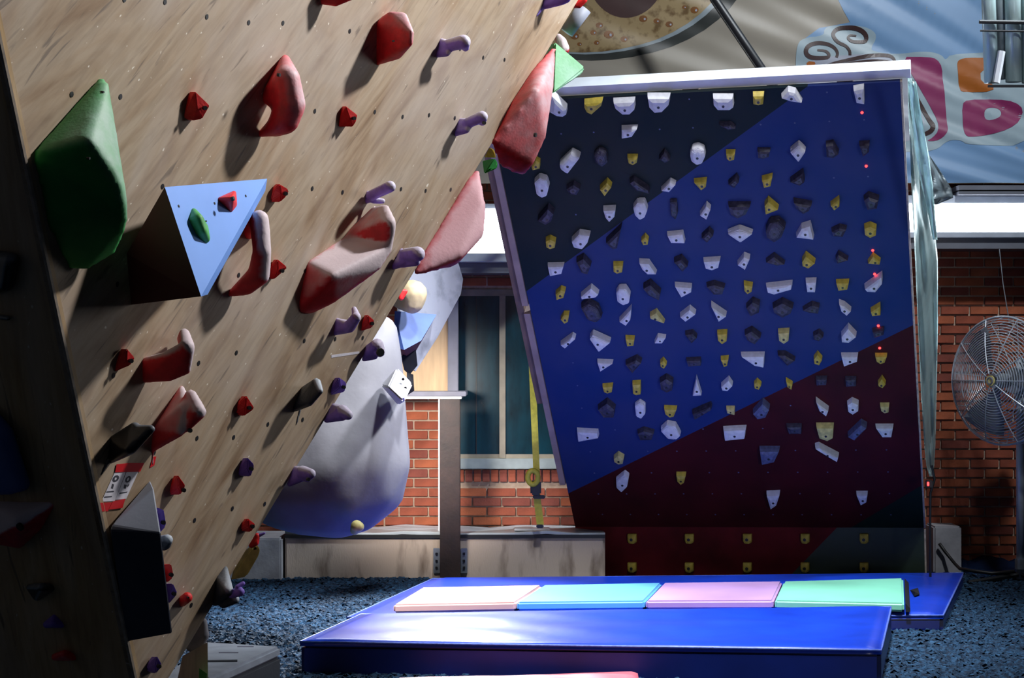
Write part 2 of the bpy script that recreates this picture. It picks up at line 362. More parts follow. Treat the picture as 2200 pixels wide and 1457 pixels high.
# bricks: the visible ones one by one, the rest joined
def brick_mesh(w, h):
    bm = box((0, 0, 0), (w, 0.03, h), None, 0.003); return fin(bm, 'brick')
BW, BH, CW, CHt = 0.201, 0.0575, 0.2125, 0.0695
bmes = []
for mm in (M['brick'], M['brick2'], M['brick3']):
    e = brick_mesh(BW, BH); e.materials.append(mm); bmes.append(e)
header = []
for mm in (M['brick'], M['brick3']):
    e = brick_mesh(0.052, 0.088); e.materials.append(mm); header.append(e)
def vis_px(px, py):
    if 850 < px < 950 and 855 < py < 1150: return True
    if 985 < px < 1245 and 1030 < py < 1150: return True
    if 975 < px < 1125 and 565 < py < 626: return True
    if 2000 < px < 2240 and 560 < py < 1230: return True
    return False
rest = bmesh.new(); nb = 0
def put_brick(me, x, z, px, py):
    global nb
    if vis_px(px, py) and nb < 250:
        o = bpy.data.objects.new('brick', me); C.objects.link(o); o.parent = wall_back
        o.location = Vector((x, BACK + 0.006 + random.uniform(-0.002, 0.002), z)) - Vector(wall_back.location); nb += 1
    else:
        add_box(rest, (x, BACK + 0.006, z), (BW, 0.03, BH))
z0 = pyz(1130) + CHt / 2
for row in range(-4, 44):
    z = z0 + row * CHt
    if z < 0.05: continue
    for k in range(-16, 30):
        x = k * CW + (CW / 2 if row % 2 else 0) + 0.03
        if x + BW / 2 > WX0 and x - BW / 2 < WX1 and z + BH / 2 > WZ0 - 0.095 and z - BH / 2 < WZ1 - 0.01:
            if x - BW / 2 < WX0 - 0.03:
                wd = WX0 - (x - BW / 2) - 0.004; e = brick_mesh(wd, BH); e.materials.append(random.choice((M['brick'], M['brick2'])))
                o = bpy.data.objects.new('brick', e); C.objects.link(o); o.parent = wall_back
                o.location = Vector((x - BW / 2 + wd / 2, BACK + 0.006, z)) - Vector(wall_back.location)
            continue
        px = 1100 + x * F / BACK; py = 768 - (z - ZC) * F / BACK
        put_brick(bmes[random.choice((0, 0, 1, 1, 2))], x, z, px, py)
prop(obj('hidden_brickwork', rest, M['brick'], wall_back), kind='stuff')
for k in range(16):
    x = WX0 + 0.03 + k * 0.0625
    o = bpy.data.objects.new('brick', header[k % 2]); C.objects.link(o); o.parent = wall_back
    o.location = Vector((x, BACK - 0.002, WZ0 - 0.048)) - Vector(wall_back.location)

# low concrete curb in front of the wall
cx0, cx1 = at(612, 1150, 13.6).x, at(1300, 1150, 13.6).x
curb = empty('concrete_curb', ((cx0 + cx1) / 2, 13.9, 0), 'stained beige concrete curb along foot of brick wall', 'curb')
obj('curb_block', box2(cx0, cx1, 13.6, 14.175, 0, 0.315, 0.012), M['concrete'], curb)
bm = bmesh.new(); add_box(bm, ((cx0 + cx1) / 2, 13.885, 0.325), (cx1 - cx0, 0.57, 0.02))
bmesh.ops.subdivide_edges(bm, edges=bm.edges[:], cuts=10, use_grid_fill=True)
for v in bm.verts: v.co.z += 0.008 * sin(v.co.x * 7) + 0.006 * sin(v.co.x * 17 + v.co.y * 9)
obj('plastic_cover', bm, M['sheet'], curb, smooth=True)
obj('black_edging', box2(cx0, cx1, 13.585, 13.6, 0.298, 0.322), M['blackp'], curb)
obj('concrete_block', box2(at(480, 1160, 13.5).x, at(604, 1160, 13.5).x, 13.5, 14.1, 0, pyz(1157, 13.5), 0.012), M['concrete2']);
prop(bpy.data.objects['concrete_block'], 'pale grey concrete block left of the stained curb', 'block')
p0 = at(1105, 1142, 13.8); p1 = at(1181, 1142, 13.8)
prop(obj('white_plate', box2(p0.x, p1.x, 13.72, 13.95, 0.338, 0.352, 0.003), M['whitewood']), 'small flat white plate lying on curb below yellow strap', 'plate')
pr0, pr1 = at(2006, 1170, 13.9).x, at(2066, 1170, 13.9).x
prop(obj('concrete_pier', box2(pr0, pr1, 13.9, 14.19, 0, pyz(1131, 13.9), 0.012), M['concrete2']), 'short grey concrete pier beside board foot and fan', 'pier')

# brick pier: timber board, grey column, ledge, rusty steel post
yq = 13.95
prop(obj('plywood_board', box2(pxw(862, yq), pxw(968, yq), yq, yq + 0.02, pyz(846, yq), pyz(640, yq), 0.002), M['plyb']), 'orange plywood board standing on dark ledge by the window', 'plywood board')
prop(obj('grey_column', box2(pxw(962, yq), pxw(984, yq), yq - 0.02, 14.18, pyz(846, yq), pyz(560, yq), 0.004), M['greypost']), 'narrow grey painted column between plywood and teal window', 'column')
led = empty('ledge', at(940, 850, 13.8), 'dark grey ledge with white lower edge on top of brick pier', 'ledge')
obj('top_slab', box2(pxw(845, 13.75), pxw(1002, 13.75), 13.66, 14.16, pyz(851, 13.75), pyz(841, 13.75), 0.004), M['greypost'], led)
obj('white_trim', box2(pxw(845, 13.75), pxw(992, 13.75), 13.68, 14.16, pyz(857, 13.75), pyz(851.5, 13.75)), M['whitewood'], led)
obj('corner_strip', box2(pxw(942, 13.75), pxw(945, 13.75), 13.72, 13.74, 0.33, pyz(857, 13.75)), M['whitewood'], led)
post = empty('steel_post', (at(968, 1240, 13.5).x, 13.5, 0), 'brown rusty steel post bolted to curb beside window', 'post')
obj('shaft', box2(at(946, 900, 13.5).x, at(989, 900, 13.5).x, 13.42, 13.56, 0, pyz(858, 13.5), 0.004), M['rust'], post)
for s in (938, 997):
    a = at(s - 7, 1200, 13.58).x; b = at(s + 7, 1200, 13.58).x
    br = obj('bracket', box2(a, b, 13.572, 13.598, pyz(1232, 13.58), pyz(1178, 13.58), 0.003), M['galv'], post)
    for zz in (1190, 1205, 1220):
        obj('bolt', box2((a + b) / 2 - 0.008, (a + b) / 2 + 0.008, 13.56, 13.575, pyz(zz + 3, 13.58), pyz(zz - 3, 13.58), 0.002), M['blackm'], br)

# wall lights with bright diffusers
def wall_light(x0, x1, pyA, pyB, pyHousing, pyLedge, label, y=13.9):
    t = empty('wall_light', ((x0 + x1) / 2, y, pyz(pyB, y)), label, 'light')
    obj('diffuser', box2(x0, x1, y - 0.03, y + 0.1, pyz(pyB, y), pyz(pyA, y), 0.01), M['diffuser'], t)
    obj('housing', box2(x0, x1, y - 0.02, 14.19, pyz(pyA, y) + 0.004, pyz(pyHousing, y), 0.01), M['housing'], t)
    obj('lower_ledge', box2(x0, x1, y - 0.14, 14.19, pyz(pyLedge, y), pyz(pyB, y) - 0.004, 0.006), M['housing'], t)
    obj('bottom_plate', box2(x0, x1, y - 0.10, 14.19, pyz(pyLedge + 22, y), pyz(pyLedge, y) - 0.003), M['housing_d'], t)
    return t
wall_light(-2.6, 0.25, 452, 545, 438, 566, 'bright white wall light left of training board, above window')
rl = wall_light(2.55, 4.6, 441, 500, 420, 514, 'bright white wall light right of training board, above fan')
for k, (a, b) in enumerate(((398, 408), (411, 418))):
    obj('slat', box2(at(2060, a, 13.8).x, 4.6, 13.8, 14.15, pyz(b, 13.8), pyz(a, 13.8)), M['housing_d'], rl)

# ------------------------------------------------------------------ printed banner on the upper wall
BY = 13.95
def wave(x, z):
    cxx, czz = x - 6.0, z - 2.2
    ang = math.atan2(czz, -cxx)
    s = 0.5 + 0.5 * math.tanh((x - 0.2) * 1.2)
    return 0.008 * sin(z * 5 + x) + s * (0.0085 * sin(ang * 78 + 1.4 * sin(x * 1.7)) + 0.0045 * sin(ang * 141 + x * 1.1))
BN = empty('banner', (1.5, BY, 2.7), 'wrinkled printed vinyl banner with coffee cup and magenta letters high on wall', 'banner')
bm = bmesh.new()
X0, X1, Z0, Z1 = -3.2, 5.2, pyz(394, BY), 5.6
NX, NZ = 150, 300
vs = [[bm.verts.new((X0 + (X1 - X0) * i / NX, 0, Z0 + (Z1 - Z0) * j / NZ)) for i in range(NX + 1)] for j in range(NZ + 1)]
def prnt(px, py): p = at(px, py, BY); return p.x, p.z
edge_pl = [(1795, -60), (1800, 0), (1812, 25), (1826, 48), (1760, 60), (1720, 90), (1712, 130), (1712, 460)]
def is_blue(x, z):
    px = 1100 + x * F / BY; py = 768 - (z - ZC) * F / BY
    for (xa, ya), (xb, yb) in zip(edge_pl, edge_pl[1:]):
        if ya <= py < yb: return px > xa + (xb - xa) * (py - ya) / (yb - ya)
    return px > 1712 if py > 100 else px > 1795
for j in range(NZ):
    for i in range(NX):
        f = bm.faces.new((vs[j][i], vs[j][i + 1], vs[j + 1][i + 1], vs[j + 1][i])); c = f.calc_center_median()
        f.material_index = 0
for v in bm.verts: v.co.y = BY + wave(v.co.x, v.co.z)
obj('cloth', bm, [M['b_beige'], M['b_blue']], BN, smooth=True)
def smooth_loop(pts, it=2):
    for _ in range(it):
        q = []
        for a, b in zip(pts, pts[1:] + pts[:1]):
            q += [(a[0] * .75 + b[0] * .25, a[1] * .75 + b[1] * .25), (a[0] * .25 + b[0] * .75, a[1] * .25 + b[1] * .75)]
        pts = q
    return pts
def print_poly(name, pts, m, lift, holes=(), sm=2):
    """flat print lying on the banner: a tessellated outline that follows the cloth"""
    outer = smooth_loop(list(pts), sm) if sm else list(pts)
    bm = bmesh.new()
    def ring(pp):
        vv = [bm.verts.new((*prnt(*p), 0)) for p in pp]
        for a, b in zip(vv, vv[1:] + vv[:1]): bm.edges.new((a, b))
    ring(outer)
    for h in holes: ring(smooth_loop(list(h), 2))
    bmesh.ops.triangle_fill(bm, edges=bm.edges[:], use_beauty=True)
    zs = [v.co.y for v in bm.verts]; zlo, zhi = min(zs), max(zs)
    n = max(2, int((zhi - zlo) / 0.014))
    n = min(n, 200)
    for k in range(1, n):
        z = zlo + (zhi - zlo) * k / n
        bmesh.ops.bisect_plane(bm, geom=bm.verts[:] + bm.edges[:] + bm.faces[:], plane_co=(0, z, 0), plane_no=(0, 1, 0))
    xs = [v.co.x for v in bm.verts]; xlo, xhi = min(xs), max(xs); n = max(2, int((xhi - xlo) / 0.06))
    for k in range(1, n):
        bmesh.ops.bisect_plane(bm, geom=bm.verts[:] + bm.edges[:] + bm.faces[:], plane_co=(xlo + (xhi - xlo) * k / n, 0, 0), plane_no=(1, 0, 0))
    for v in bm.verts:
        x, z = v.co.x, v.co.y; v.co = (x, BY + wave(x, z) - lift, z)
    bm.normal_update()
    for f in bm.faces:
        if f.normal.y > 0: f.normal_flip()
    return obj(name, bm, m, BN, smooth=True)
def stroke(path, w):
    """outline (px) of a line of varying width"""
    L_, R_ = [], []
    for i, p in enumerate(path):
        a = path[max(0, i - 1)]; b = path[min(len(path) - 1, i + 1)]
        dx, dy = b[0] - a[0], b[1] - a[1]; d = math.hypot(dx, dy) or 1
        ww = w[i] if isinstance(w, list) else w
        L_.append((p[0] - dy / d * ww / 2, p[1] + dx / d * ww / 2)); R_.append((p[0] + dy / d * ww / 2, p[1] - dx / d * ww / 2))
    return L_ + R_[::-1]
def k4(pts): return [(1700 + x / 4.286, y / 4.286) for x, y in pts]
print_poly('blue_field', [(1790, -330)] + edge_pl[0:6] + [(1712, 393), (2290, 393), (2290, -330)], M['b_blue'], 0.0015, sm=0)
# pale outline around the logo
print_poly('pale_outline', k4([(45, 640), (45, 430), (100, 350), (300, 330), (300, 270), (360, 230), (640, 235), (770, 290), (785, 360), (740, 430),
    (740, 470), (960, 500), (1230, 470), (1380, 500), (1420, 560), (1470, 490), (2300, 470), (2300, 1340), (1620, 1340), (1560, 1290), (1440, 1290), (1330, 1390), (1100, 1400), (700, 1400), (45, 1400)]), M['b_teal'], 0.0038)
print_poly('cup_shape', k4([(120, 660), (130, 560), (500, 500), (900, 505), (1000, 590), (1240, 1100), (1190, 1240), (1000, 1340), (200, 1340)]), M['b_pale'], 0.0052)
for nm, mm, pp in (('magenta_letter', 'b_pink', [(1000, 520), (1260, 525), (1340, 545), (1390, 620), (1400, 760), (1438, 1150), (1440, 1210), (1390, 1270), (1330, 1300), (1240, 1300), (1300, 1270), (1350, 1210), (1350, 1110), (1270, 960), (1140, 740)]),
                   ('orange_letter', 'b_orange', [(1560, 545), (1620, 532), (1900, 530), (1900, 635), (1740, 640), (1745, 765), (1860, 765), (1860, 845), (1600, 848), (1552, 830), (1530, 640), (1525, 570)]),
                   ('orange_letter', 'b_orange', [(140, 560), (240, 572), (180, 625), (150, 630)])):
    print_poly(nm, k4(pp), M[mm], 0.0065, sm=1)
print_poly('magenta_letter', k4([(1570, 960), (1620, 918), (1900, 912), (2060, 940), (2140, 1010), (2110, 1110), (2000, 1190), (1830, 1240), (1640, 1265), (1600, 1245), (1585, 1180)]), M['b_pink'], 0.0065,
           holes=(k4([(1775, 995), (1900, 988), (1945, 1040), (1900, 1095), (1778, 1115)]),), sm=1)
def spiral(cx, cy, r0, r1, a0, a1, n, sq=1.0): return [(cx + (r0 + (r1 - r0) * i / n) * cos(a0 + (a1 - a0) * i / n), cy + sq * (r0 + (r1 - r0) * i / n) * sin(a0 + (a1 - a0) * i / n)) for i in range(n + 1)]
s1 = [(540, 510), (535, 470), (500, 425), (430, 390), (390, 340), (390, 300), (430, 265), (500, 255), (580, 258), (650, 285), (690, 330), (685, 375), (630, 385), (560, 380), (525, 350), (545, 325), (600, 330)]
s2 = [(410, 530), (425, 490), (400, 440), (340, 405), (260, 395), (190, 405), (145, 440), (135, 490), (165, 525), (220, 540), (0, 0)]
s2a = [(415, 530), (425, 490), (400, 445), (340, 410), (260, 397), (190, 408), (145, 440), (135, 485), (165, 520), (230, 535), (330, 530), (345, 500), (310, 470), (240, 462)]
def dens(p, k=3):
    out = []
    for i in range(len(p) - 1):
        p0, p1, p2, p3 = p[max(0, i - 1)], p[i], p[i + 1], p[min(len(p) - 1, i + 2)]
        for j in range(k):
            t = j / k
            out.append(tuple(0.5 * ((2 * p1[c]) + (p2[c] - p0[c]) * t + (2 * p0[c] - 5 * p1[c] + 4 * p2[c] - p3[c]) * t * t + (-p0[c] + 3 * p1[c] - 3 * p2[c] + p3[c]) * t ** 3) for c in (0, 1)))
    return out + [p[-1]]
def stroke_obj(name, pts4, w4, m, lift):
    d = dens(pts4)
    ww = [w4 * (0.45 + 0.55 * sin(pi * min(1, max(0.12, i / (len(d) - 1))))) for i in range(len(d))]
    p = k4(d); L_ = stroke(p, [w / 4.286 for w in ww]); n = len(p)
    bm = bmesh.new(); A = []; 
    for q in L_: A.append(prnt(*q))
    V = [bm.verts.new((x, BY + wave(x, z) - lift, z)) for x, z in A]
    for i in range(n - 1):
        bm.faces.new((V[i], V[i + 1], V[2 * n - 2 - i], V[2 * n - 1 - i]))
    bm.normal_update()
    for f in bm.faces:
        if f.normal.y > 0: f.normal_flip()
    return obj(name, bm, m, BN)
stroke_obj('steam_swirl', s1, 40, M['b_brown'], 0.008)
stroke_obj('steam_swirl', s2a, 40, M['b_brown'], 0.008)
stroke_obj('cup_line', [(260, 625), (400, 580), (560, 545), (720, 515), (860, 508), (930, 525), (960, 570), (1010, 600)], 36, M['b_brown'], 0.008)
stroke_obj('cup_line', [(420, 600), (560, 575), (760, 560), (900, 565), (960, 570)], 22, M['b_brown'], 0.008)
stroke_obj('cup_line', [(1120, 830), (1190, 960), (1270, 1110), (1300, 1160), (1280, 1210), (1200, 1245), (1100, 1260)], 46, M['b_brown'], 0.008)
# coffee: rim, foam, coffee, bubbles
def ell(cx, cy, rx, ry, n=48, a0=0): return [(cx + rx * cos(2 * pi * k / n), cy + ry * sin(2 * pi * k / n)) for k in range(n)]
print_poly('cup_rim', ell(1270, -95, 345, 225), M['b_rim'], 0.002, sm=0)
print_poly('rim_shine', ell(1258, -98, 326, 215), M['foil_dark'], 0.003, sm=0)
print_poly('foam', ell(1250, -102, 322, 215), M['b_foam'], 0.004, sm=0)
print_poly('coffee', ell(1345, -70, 88, 108), M['b_coffee'], 0.005, sm=0)
rb = random.Random(3)
for (x, y, r) in ((1288, 54, 8), (1308, 74, 11), (1275, 70, 7), (1382, 40, 9), (1411, 45, 7), (1438, 52, 8), (1341, 84, 8), (1492, 22, 9), (1235, 78, 9), (1282, 92, 6), (1245, 95, 5), (1470, 16, 5)):
    print_poly('bubble', ell(x, y, r, r * 0.8, 12), M['b_bub'], 0.005, sm=0)
    print_poly('bubble_shine', ell(x + r * .35, y + r * .1, r * .25, r * .28, 8), M['b_pale'], 0.006, sm=0)
# black pole in front of the banner
prop(obj('black_pole', tube([at(1500, -60, 13.3), at(1536, 0, 13.3), at(1590, 80, 13.3), at(1648, 166, 13.3), at(1700, 245, 13.35), at(1760, 335, 13.93)], 0.032, 12), M['blackm'], smooth=True),
     'slanting black pole in front of beige part of banner', 'pole')

# ------------------------------------------------------------------ training board
BP = Vector((1.63604, 13.63426, 0)); YAW = -0.24201; BROLL = 0.01807; OV = radians(40)
def T(a, b, c):
    a, c = a * cos(BROLL) - c * sin(BROLL), a * sin(BROLL) + c * cos(BROLL)
    return BP + Vector((a * cos(YAW) - b * sin(YAW), a * sin(YAW) + b * cos(YAW), c))
def TB(a, v, h=0.0): # on the overhanging face; h out of the face
    return T(a, -v * sin(OV) - h * cos(OV), 0.37 + v * cos(OV) - h * sin(OV))
O_, A1, V1 = TB(0, 0), TB(1, 0), TB(0, 1)
BN_ = (A1 - O_).cross(V1 - O_).normalized()
if BN_.y > 0: BN_ = -BN_
def onb(px, py, h=0.0): return onpl(px, py, O_, BN_, h)
KN = (T(1, 0, 0) - T(0, 0, 0)).cross(T(0, 0, 1) - T(0, 0, 0)).normalized()
if KN.y > 0: KN = -KN
def onk(px, py, h=0.0): return onpl(px, py, T(0, 0, 0), KN, h)
brd = empty('training_board', BP, 'tall overhanging training board painted green, blue and maroon, studded with small holds', 'climbing board')
HWL, HWR, LEN = -1.215, 1.215, 3.57
def split_panel(name, corners, back, lines, mats, parent):
    """planar panel cut along painted lines; each line: two points + side material"""
    bm = prism(corners, back)
    nrm = (corners[1] - corners[0]).cross(corners[2] - corners[0]).normalized()
    for p, q in lines:
        bmesh.ops.bisect_plane(bm, geom=bm.verts[:] + bm.edges[:] + bm.faces[:], plane_co=p, plane_no=(q - p).cross(nrm).normalized())
    for f in bm.faces:
        c = f.calc_center_median(); k = 0
        for p, q in lines:
            if (c - p).dot((q - p).cross(nrm).normalized()) > 0: k += 1
        f.material_index = k
    return obj(name, bm, mats, parent)
fc = [TB(HWL, 0), TB(HWR, 0), TB(HWR, LEN), TB(HWL, LEN)]; bc = [p - BN_ * 0.03 for p in fc]
lines = [(onb(1150, 612), onb(1740, 182)), (onb(1232, 1055), onb(1965, 697)), (onb(1835, 1130), onb(1985, 1040))]
split_panel('upper_panel', fc, bc, lines, [M['bdg'], M['bbl'], M['bmr'], M['bgr']], brd)
kc = [T(HWL, 0, 0), T(HWR, 0, 0), T(HWR, 0, .37), T(HWL, 0, .37)]; kb = [p - KN * 0.03 for p in kc]
split_panel('kickboard', kc, kb, [(onk(1690, 1245), onk(1795, 1137))], [M['kred'], M['kgr']], brd)
# top beam, side timbers, frame
def bar(a0, a1, v0, v1, h0, h1):
    return hull([TB(a, v, h) for a in (a0, a1) for v in (v0, v1) for h in (h0, h1)])
obj('top_beam', bar(HWL - 0.05, HWR + 0.06, LEN + 0.004, LEN + 0.062, -0.13, -0.03), M['whitewood'], brd)
obj('side_beam', bar(HWL - 0.045, HWL - 0.004, 2.02, LEN, -0.10, 0.012), M['wood'], brd)
obj('side_beam', bar(HWL - 0.045, HWL - 0.004, 0.42, 1.955, -0.10, 0.012), M['wood'], brd)
obj('outer_beam', bar(HWL - 0.095, HWL - 0.047, 1.15, LEN, -0.12, -0.02), M['wood2'], brd)
obj('edge_strip', bar(HWR + 0.001, HWR + 0.012, 0.0, LEN, -0.03, 0.001), M['edge'], brd)
obj('edge_strip', hull([T(a, b, c) for a in (HWR + .001, HWR + .012) for b in (0.0, .03) for c in (0.02, .36)]), M['edge'], brd)
for a in (-0.9, 0.0, 0.9):
    obj('rear_rail', bar(a - 0.045, a + 0.045, 0.05, LEN - 0.02, -0.17, -0.031), M['wood2'], brd)
for a in (-1.1, 1.1):
    obj('rear_leg', tube([TB(a, 3.3, -0.16), T(a, 0.15, 2.75)], 0.04, 6), M['wood2'], brd)
    obj('rear_leg', tube([T(a, 0.15, 2.8), T(a, 0.15, 0.0)], 0.04, 6), M['wood2'], brd)
for (x, y) in ((1852, 242), (1861, 357), (1866, 420), (1875, 538), (1879, 589), (1887, 700), (1890, 748)):
    b = bmesh.new(); bmesh.ops.create_uvsphere(b, u_segments=10, v_segments=6, radius=0.0085, matrix=Matrix.Translation(onb(x, y, 0.002)))
    obj('indicator_light', b, M['led'], brd)
# chalky bolt marks (tiny holes on the 20 cm grid)
bm = bmesh.new()
for c in range(11):
    for r in range(18):
        p = TB((c - 5) * .2, (r + 0.62) * .2, 0.001); u = (A1 - O_).normalized() * .006; w = (V1 - O_).normalized() * .006
        vv = [bm.verts.new(p + u * cos(2 * pi * k / 6) + w * sin(2 * pi * k / 6)) for k in range(6)]; f = bm.faces.new(vv)
        f.normal_update()
        if f.normal.dot(BN_) < 0: f.normal_flip()
prop(obj('bolt_holes', bm, M['slate'], brd), kind='stuff')

ORDN = ['first', 'second', 'third', 'fourth', 'fifth', 'sixth', 'seventh', 'eighth', 'ninth', 'tenth', 'eleventh', 'twelfth', 'thirteenth', 'fourteenth', 'fifteenth', 'sixteenth', 'seventeenth']
CROP = {'A': (1100, 130, 4.048), 'B': (1560, 130, 4.048), 'C': (1130, 470, 4.5535), 'D': (1540, 470, 4.5535), 'E': (1180, 760, 4.286), 'F': (1560, 760, 4.286)}
HOLDS = [
'Aw345,310 430,395 470,430 470,470 440,490 390,485 330,450|Ay630,380 680,395 780,365 775,395 690,470 650,450 630,410|Aw885,375 1060,365 1062,430 1020,470 960,470 900,420|Aw1182,335 1365,335 1360,390 1300,450 1240,455 1195,410|Aw1752,335 1915,335 1922,410 1890,432 1790,432 1755,390|By235,312 325,310 320,380 280,390 237,380|Bw485,330 540,270 600,285 655,370 560,355|Bw1110,265 1195,250 1200,380 1135,370',
'Aw955,605 1085,600 1040,665 955,680|Ak1805,565 1900,560 1940,595 1880,605',
'Ay170,925 205,870 240,890 240,940 180,955|Aw415,915 515,818 585,855 480,990 425,950|Ak715,830 760,790 815,820 830,890 780,930 720,880|Ay1005,850 1090,850 1085,890 1050,910 1015,895|Ak1280,860 1325,805 1370,870 1330,890|Aw1550,830 1570,775 1615,765 1665,785 1678,840 1650,900 1605,912 1560,880|Ay1862,812 1938,812 1930,865 1890,875 1868,855|Bk275,795 380,795 370,840 325,855 280,850|Bw558,805 630,745 688,800 628,888|Bk870,750 930,740 975,820 930,850 875,840|Bk1160,745 1245,740 1240,800 1190,835',
'Aw195,1070 240,1030 300,1050 318,1110 300,1180 260,1198 215,1170|Ak475,1120 535,1085 590,1120 560,1170 500,1165|Ay765,1125 825,1065 863,1105 805,1180|Ak1025,1070 1060,1050 1180,1130 1190,1160 1080,1130|Aw1300,1135 1375,1062 1420,1085 1365,1145|Ay1585,1065 1690,1055 1685,1100 1645,1130|Bk20,1080 90,1020 110,1060 70,1110|By312,1045 400,1022 385,1095 330,1108|Bk560,1060 665,985 680,1060 640,1090',
'Ak225,1395 310,1295 360,1340 340,1400 290,1430|Aw795,1310 895,1305 890,1360 845,1405 815,1370|Aw1055,1290 1090,1245 1150,1245 1175,1310 1150,1370 1110,1390 1070,1350|Ak1375,1240 1430,1240 1440,1340 1420,1390 1380,1350|Aw1635,1350 1690,1268 1725,1300 1690,1385|Bk22,1275 205,1275 170,1340 100,1375 40,1340|By335,1270 365,1228 450,1300 345,1340|Bk590,1240 740,1265 720,1310 670,1335 610,1290|By910,1265 980,1213 985,1270 940,1305|Bk1200,1220 1240,1190 1325,1220 1310,1290 1230,1300',
'Cy193,225 235,205 287,230 280,285 235,298 200,280|Cw448,230 520,160 620,175 600,240 550,300 470,285|Ck785,240 930,100 890,290 850,300|Cy1128,220 1165,180 1198,215 1190,255 1145,258|Cw1385,170 1530,155 1550,240 1420,238|Ck1720,190 1790,125 1830,170 1770,235|Dw110,155 220,110 345,155 230,238|Dk480,130 520,50 600,40 665,100 630,190 560,235 490,190|Dw780,185 830,100 910,75 943,205|Dk1125,130 1200,95 1265,110 1230,180 1140,170|Dy1445,100 1500,80 1558,105 1555,165 1500,188 1450,160',
'Cw215,475 365,472 345,540 235,562|Ck495,430 560,395 630,470 600,545 545,530|Cy855,460 945,460 940,525 890,538 858,520|Cw1110,440 1200,445 1270,545 1190,545 1140,500|Ck1450,430 1520,400 1580,470 1530,520|Cw1740,425 1895,415 1880,480 1820,505 1760,490|Dw205,455 265,380 320,400 275,500|Dk485,430 560,375 660,450 590,460|Dy835,430 870,370 958,440 895,488 840,465|Dk1165,400 1190,355 1280,410 1180,440|Dy1482,440 1530,372 1598,425 1590,450',
'Cy290,745 340,700 383,715 365,775 300,795|Cw540,765 635,685 705,745 680,770 545,790|Cw885,740 910,695 975,695 1015,760 1005,830 950,850 895,815|Ck1150,690 1215,650 1310,740 1300,800 1200,750|Cw1460,668 1615,680 1615,720 1520,770|Ck1770,670 1840,650 1940,680 1920,740 1840,745|Dy265,650 348,665 340,715 300,738 272,710|Dw488,675 600,665 728,648 725,695 560,742 500,725|Dw872,628 970,625 960,720 885,718|Dy1170,635 1290,632 1275,695 1190,705|Dw1450,690 1610,575 1615,640 1550,720 1470,715',
'Cy340,990 370,945 420,945 410,1010 375,1028|Ck540,880 610,840 700,890 735,980 680,1020 600,990|Cw915,1010 1028,890 1020,990 975,1048|Cd1213,960 1275,925 1350,1025 1220,980|Cw1510,965 1600,895 1655,940 1560,1008|Cw1815,865 1955,960 1885,1008|Dk290,880 350,820 415,850 410,920 330,955|Dk550,880 640,830 740,880 720,930 640,970 560,920|Dk845,900 930,850 1000,870 990,930 900,920|Dw1198,840 1250,860 1310,910 1270,950 1220,910|Dy1508,915 1595,862 1600,945 1520,955',
'Cw340,1240 450,1160 480,1180 380,1270|Cw625,1185 655,1145 820,1220 710,1308|Cy975,1180 1060,1185 1050,1245 990,1250|Cw1260,1220 1290,1160 1365,1170 1330,1220|Ck1560,1140 1630,1130 1670,1170 1620,1220|Dy5,1135 97,1130 95,1200 50,1228 12,1195|Dk275,1140 340,1105 425,1170 370,1230 300,1190|Dd602,1125 705,1120 700,1195 655,1225 610,1195|Dk945,1150 1000,1120 1040,1160 1000,1200 950,1185|Dw1220,1160 1285,1080 1360,1160 1290,1215 1225,1210|Dk1525,1110 1630,1095 1630,1140 1540,1165',
'Ew445,88 580,95 470,165|Ek705,105 800,60 845,90 765,180|Ey1022,90 1050,65 1080,105 1055,140 1025,120|Ek1265,70 1390,65 1395,110 1280,120|Dy40,1385 113,1378 100,1440 70,1452|Dw245,1355 460,1352 455,1457 370,1440|Dk600,1340 670,1340 760,1395 690,1440|Dy950,1380 985,1335 1028,1385 1000,1435 955,1420|Dw1222,1357 1375,1357 1370,1400 1245,1447|Dy1552,1355 1662,1355 1640,1410 1600,1422 1565,1400',
'Ey492,312 582,305 575,355 535,368 505,355|Ey767,290 838,285 840,375 800,383 772,370|Ek1020,270 1075,235 1135,270 1130,340 1080,360 1030,330|Ew1355,240 1400,385 1322,388|Ew1585,310 1650,250 1685,300 1640,345 1595,340|Fy258,290 285,260 322,295 300,333 262,320|Fy552,255 610,290 600,333 565,310|Fk830,240 925,240 920,290 835,295|Fk1100,245 1195,245 1195,300 1105,305|Fy1400,285 1435,235 1468,285 1440,318 1405,300',
'Ek450,520 530,460 600,520 590,590 500,590|Ew790,490 835,460 880,490 882,560 845,603 800,580|Ey1060,515 1170,520 1145,580 1110,590 1070,560|Ek1320,560 1480,490 1490,520 1340,610|Ed1632,515 1705,515 1705,565 1640,550|Fs250,560 335,465 395,520 360,590 290,605|Fw830,450 940,530 920,578 860,530|Fw1118,480 1160,450 1215,475 1215,530 1165,562 1125,535|Fd1420,490 1500,490 1495,540 1460,550 1430,530',
'Ew260,725 440,735 448,780 268,812|Ek815,740 870,715 960,740 940,795 840,800|Ew1030,720 1085,665 1160,680 1205,760 1170,795 1090,785|Ew1608,715 1805,705 1795,785 1620,803|Fk560,680 690,680 690,740 580,740|Fd835,690 985,690 980,780 930,805 860,780|Fs1125,770 1240,660 1290,690 1180,800|Fw1382,690 1535,690 1520,770 1440,770',
'Ed595,975 635,940 685,970 675,1015 640,1022 600,1000|Fs312,905 485,905 440,1000 330,1025|Fw825,880 860,870 1030,960 1020,998',
'Ew617,1180 690,1120 730,1150 715,1230 665,1280 620,1240|Ey1172,1130 1255,1130 1240,1190 1210,1208 1180,1180',
'Fw375,1315 490,1310 460,1400 410,1435|Fw1203,1310 1300,1310 1290,1370 1240,1397']
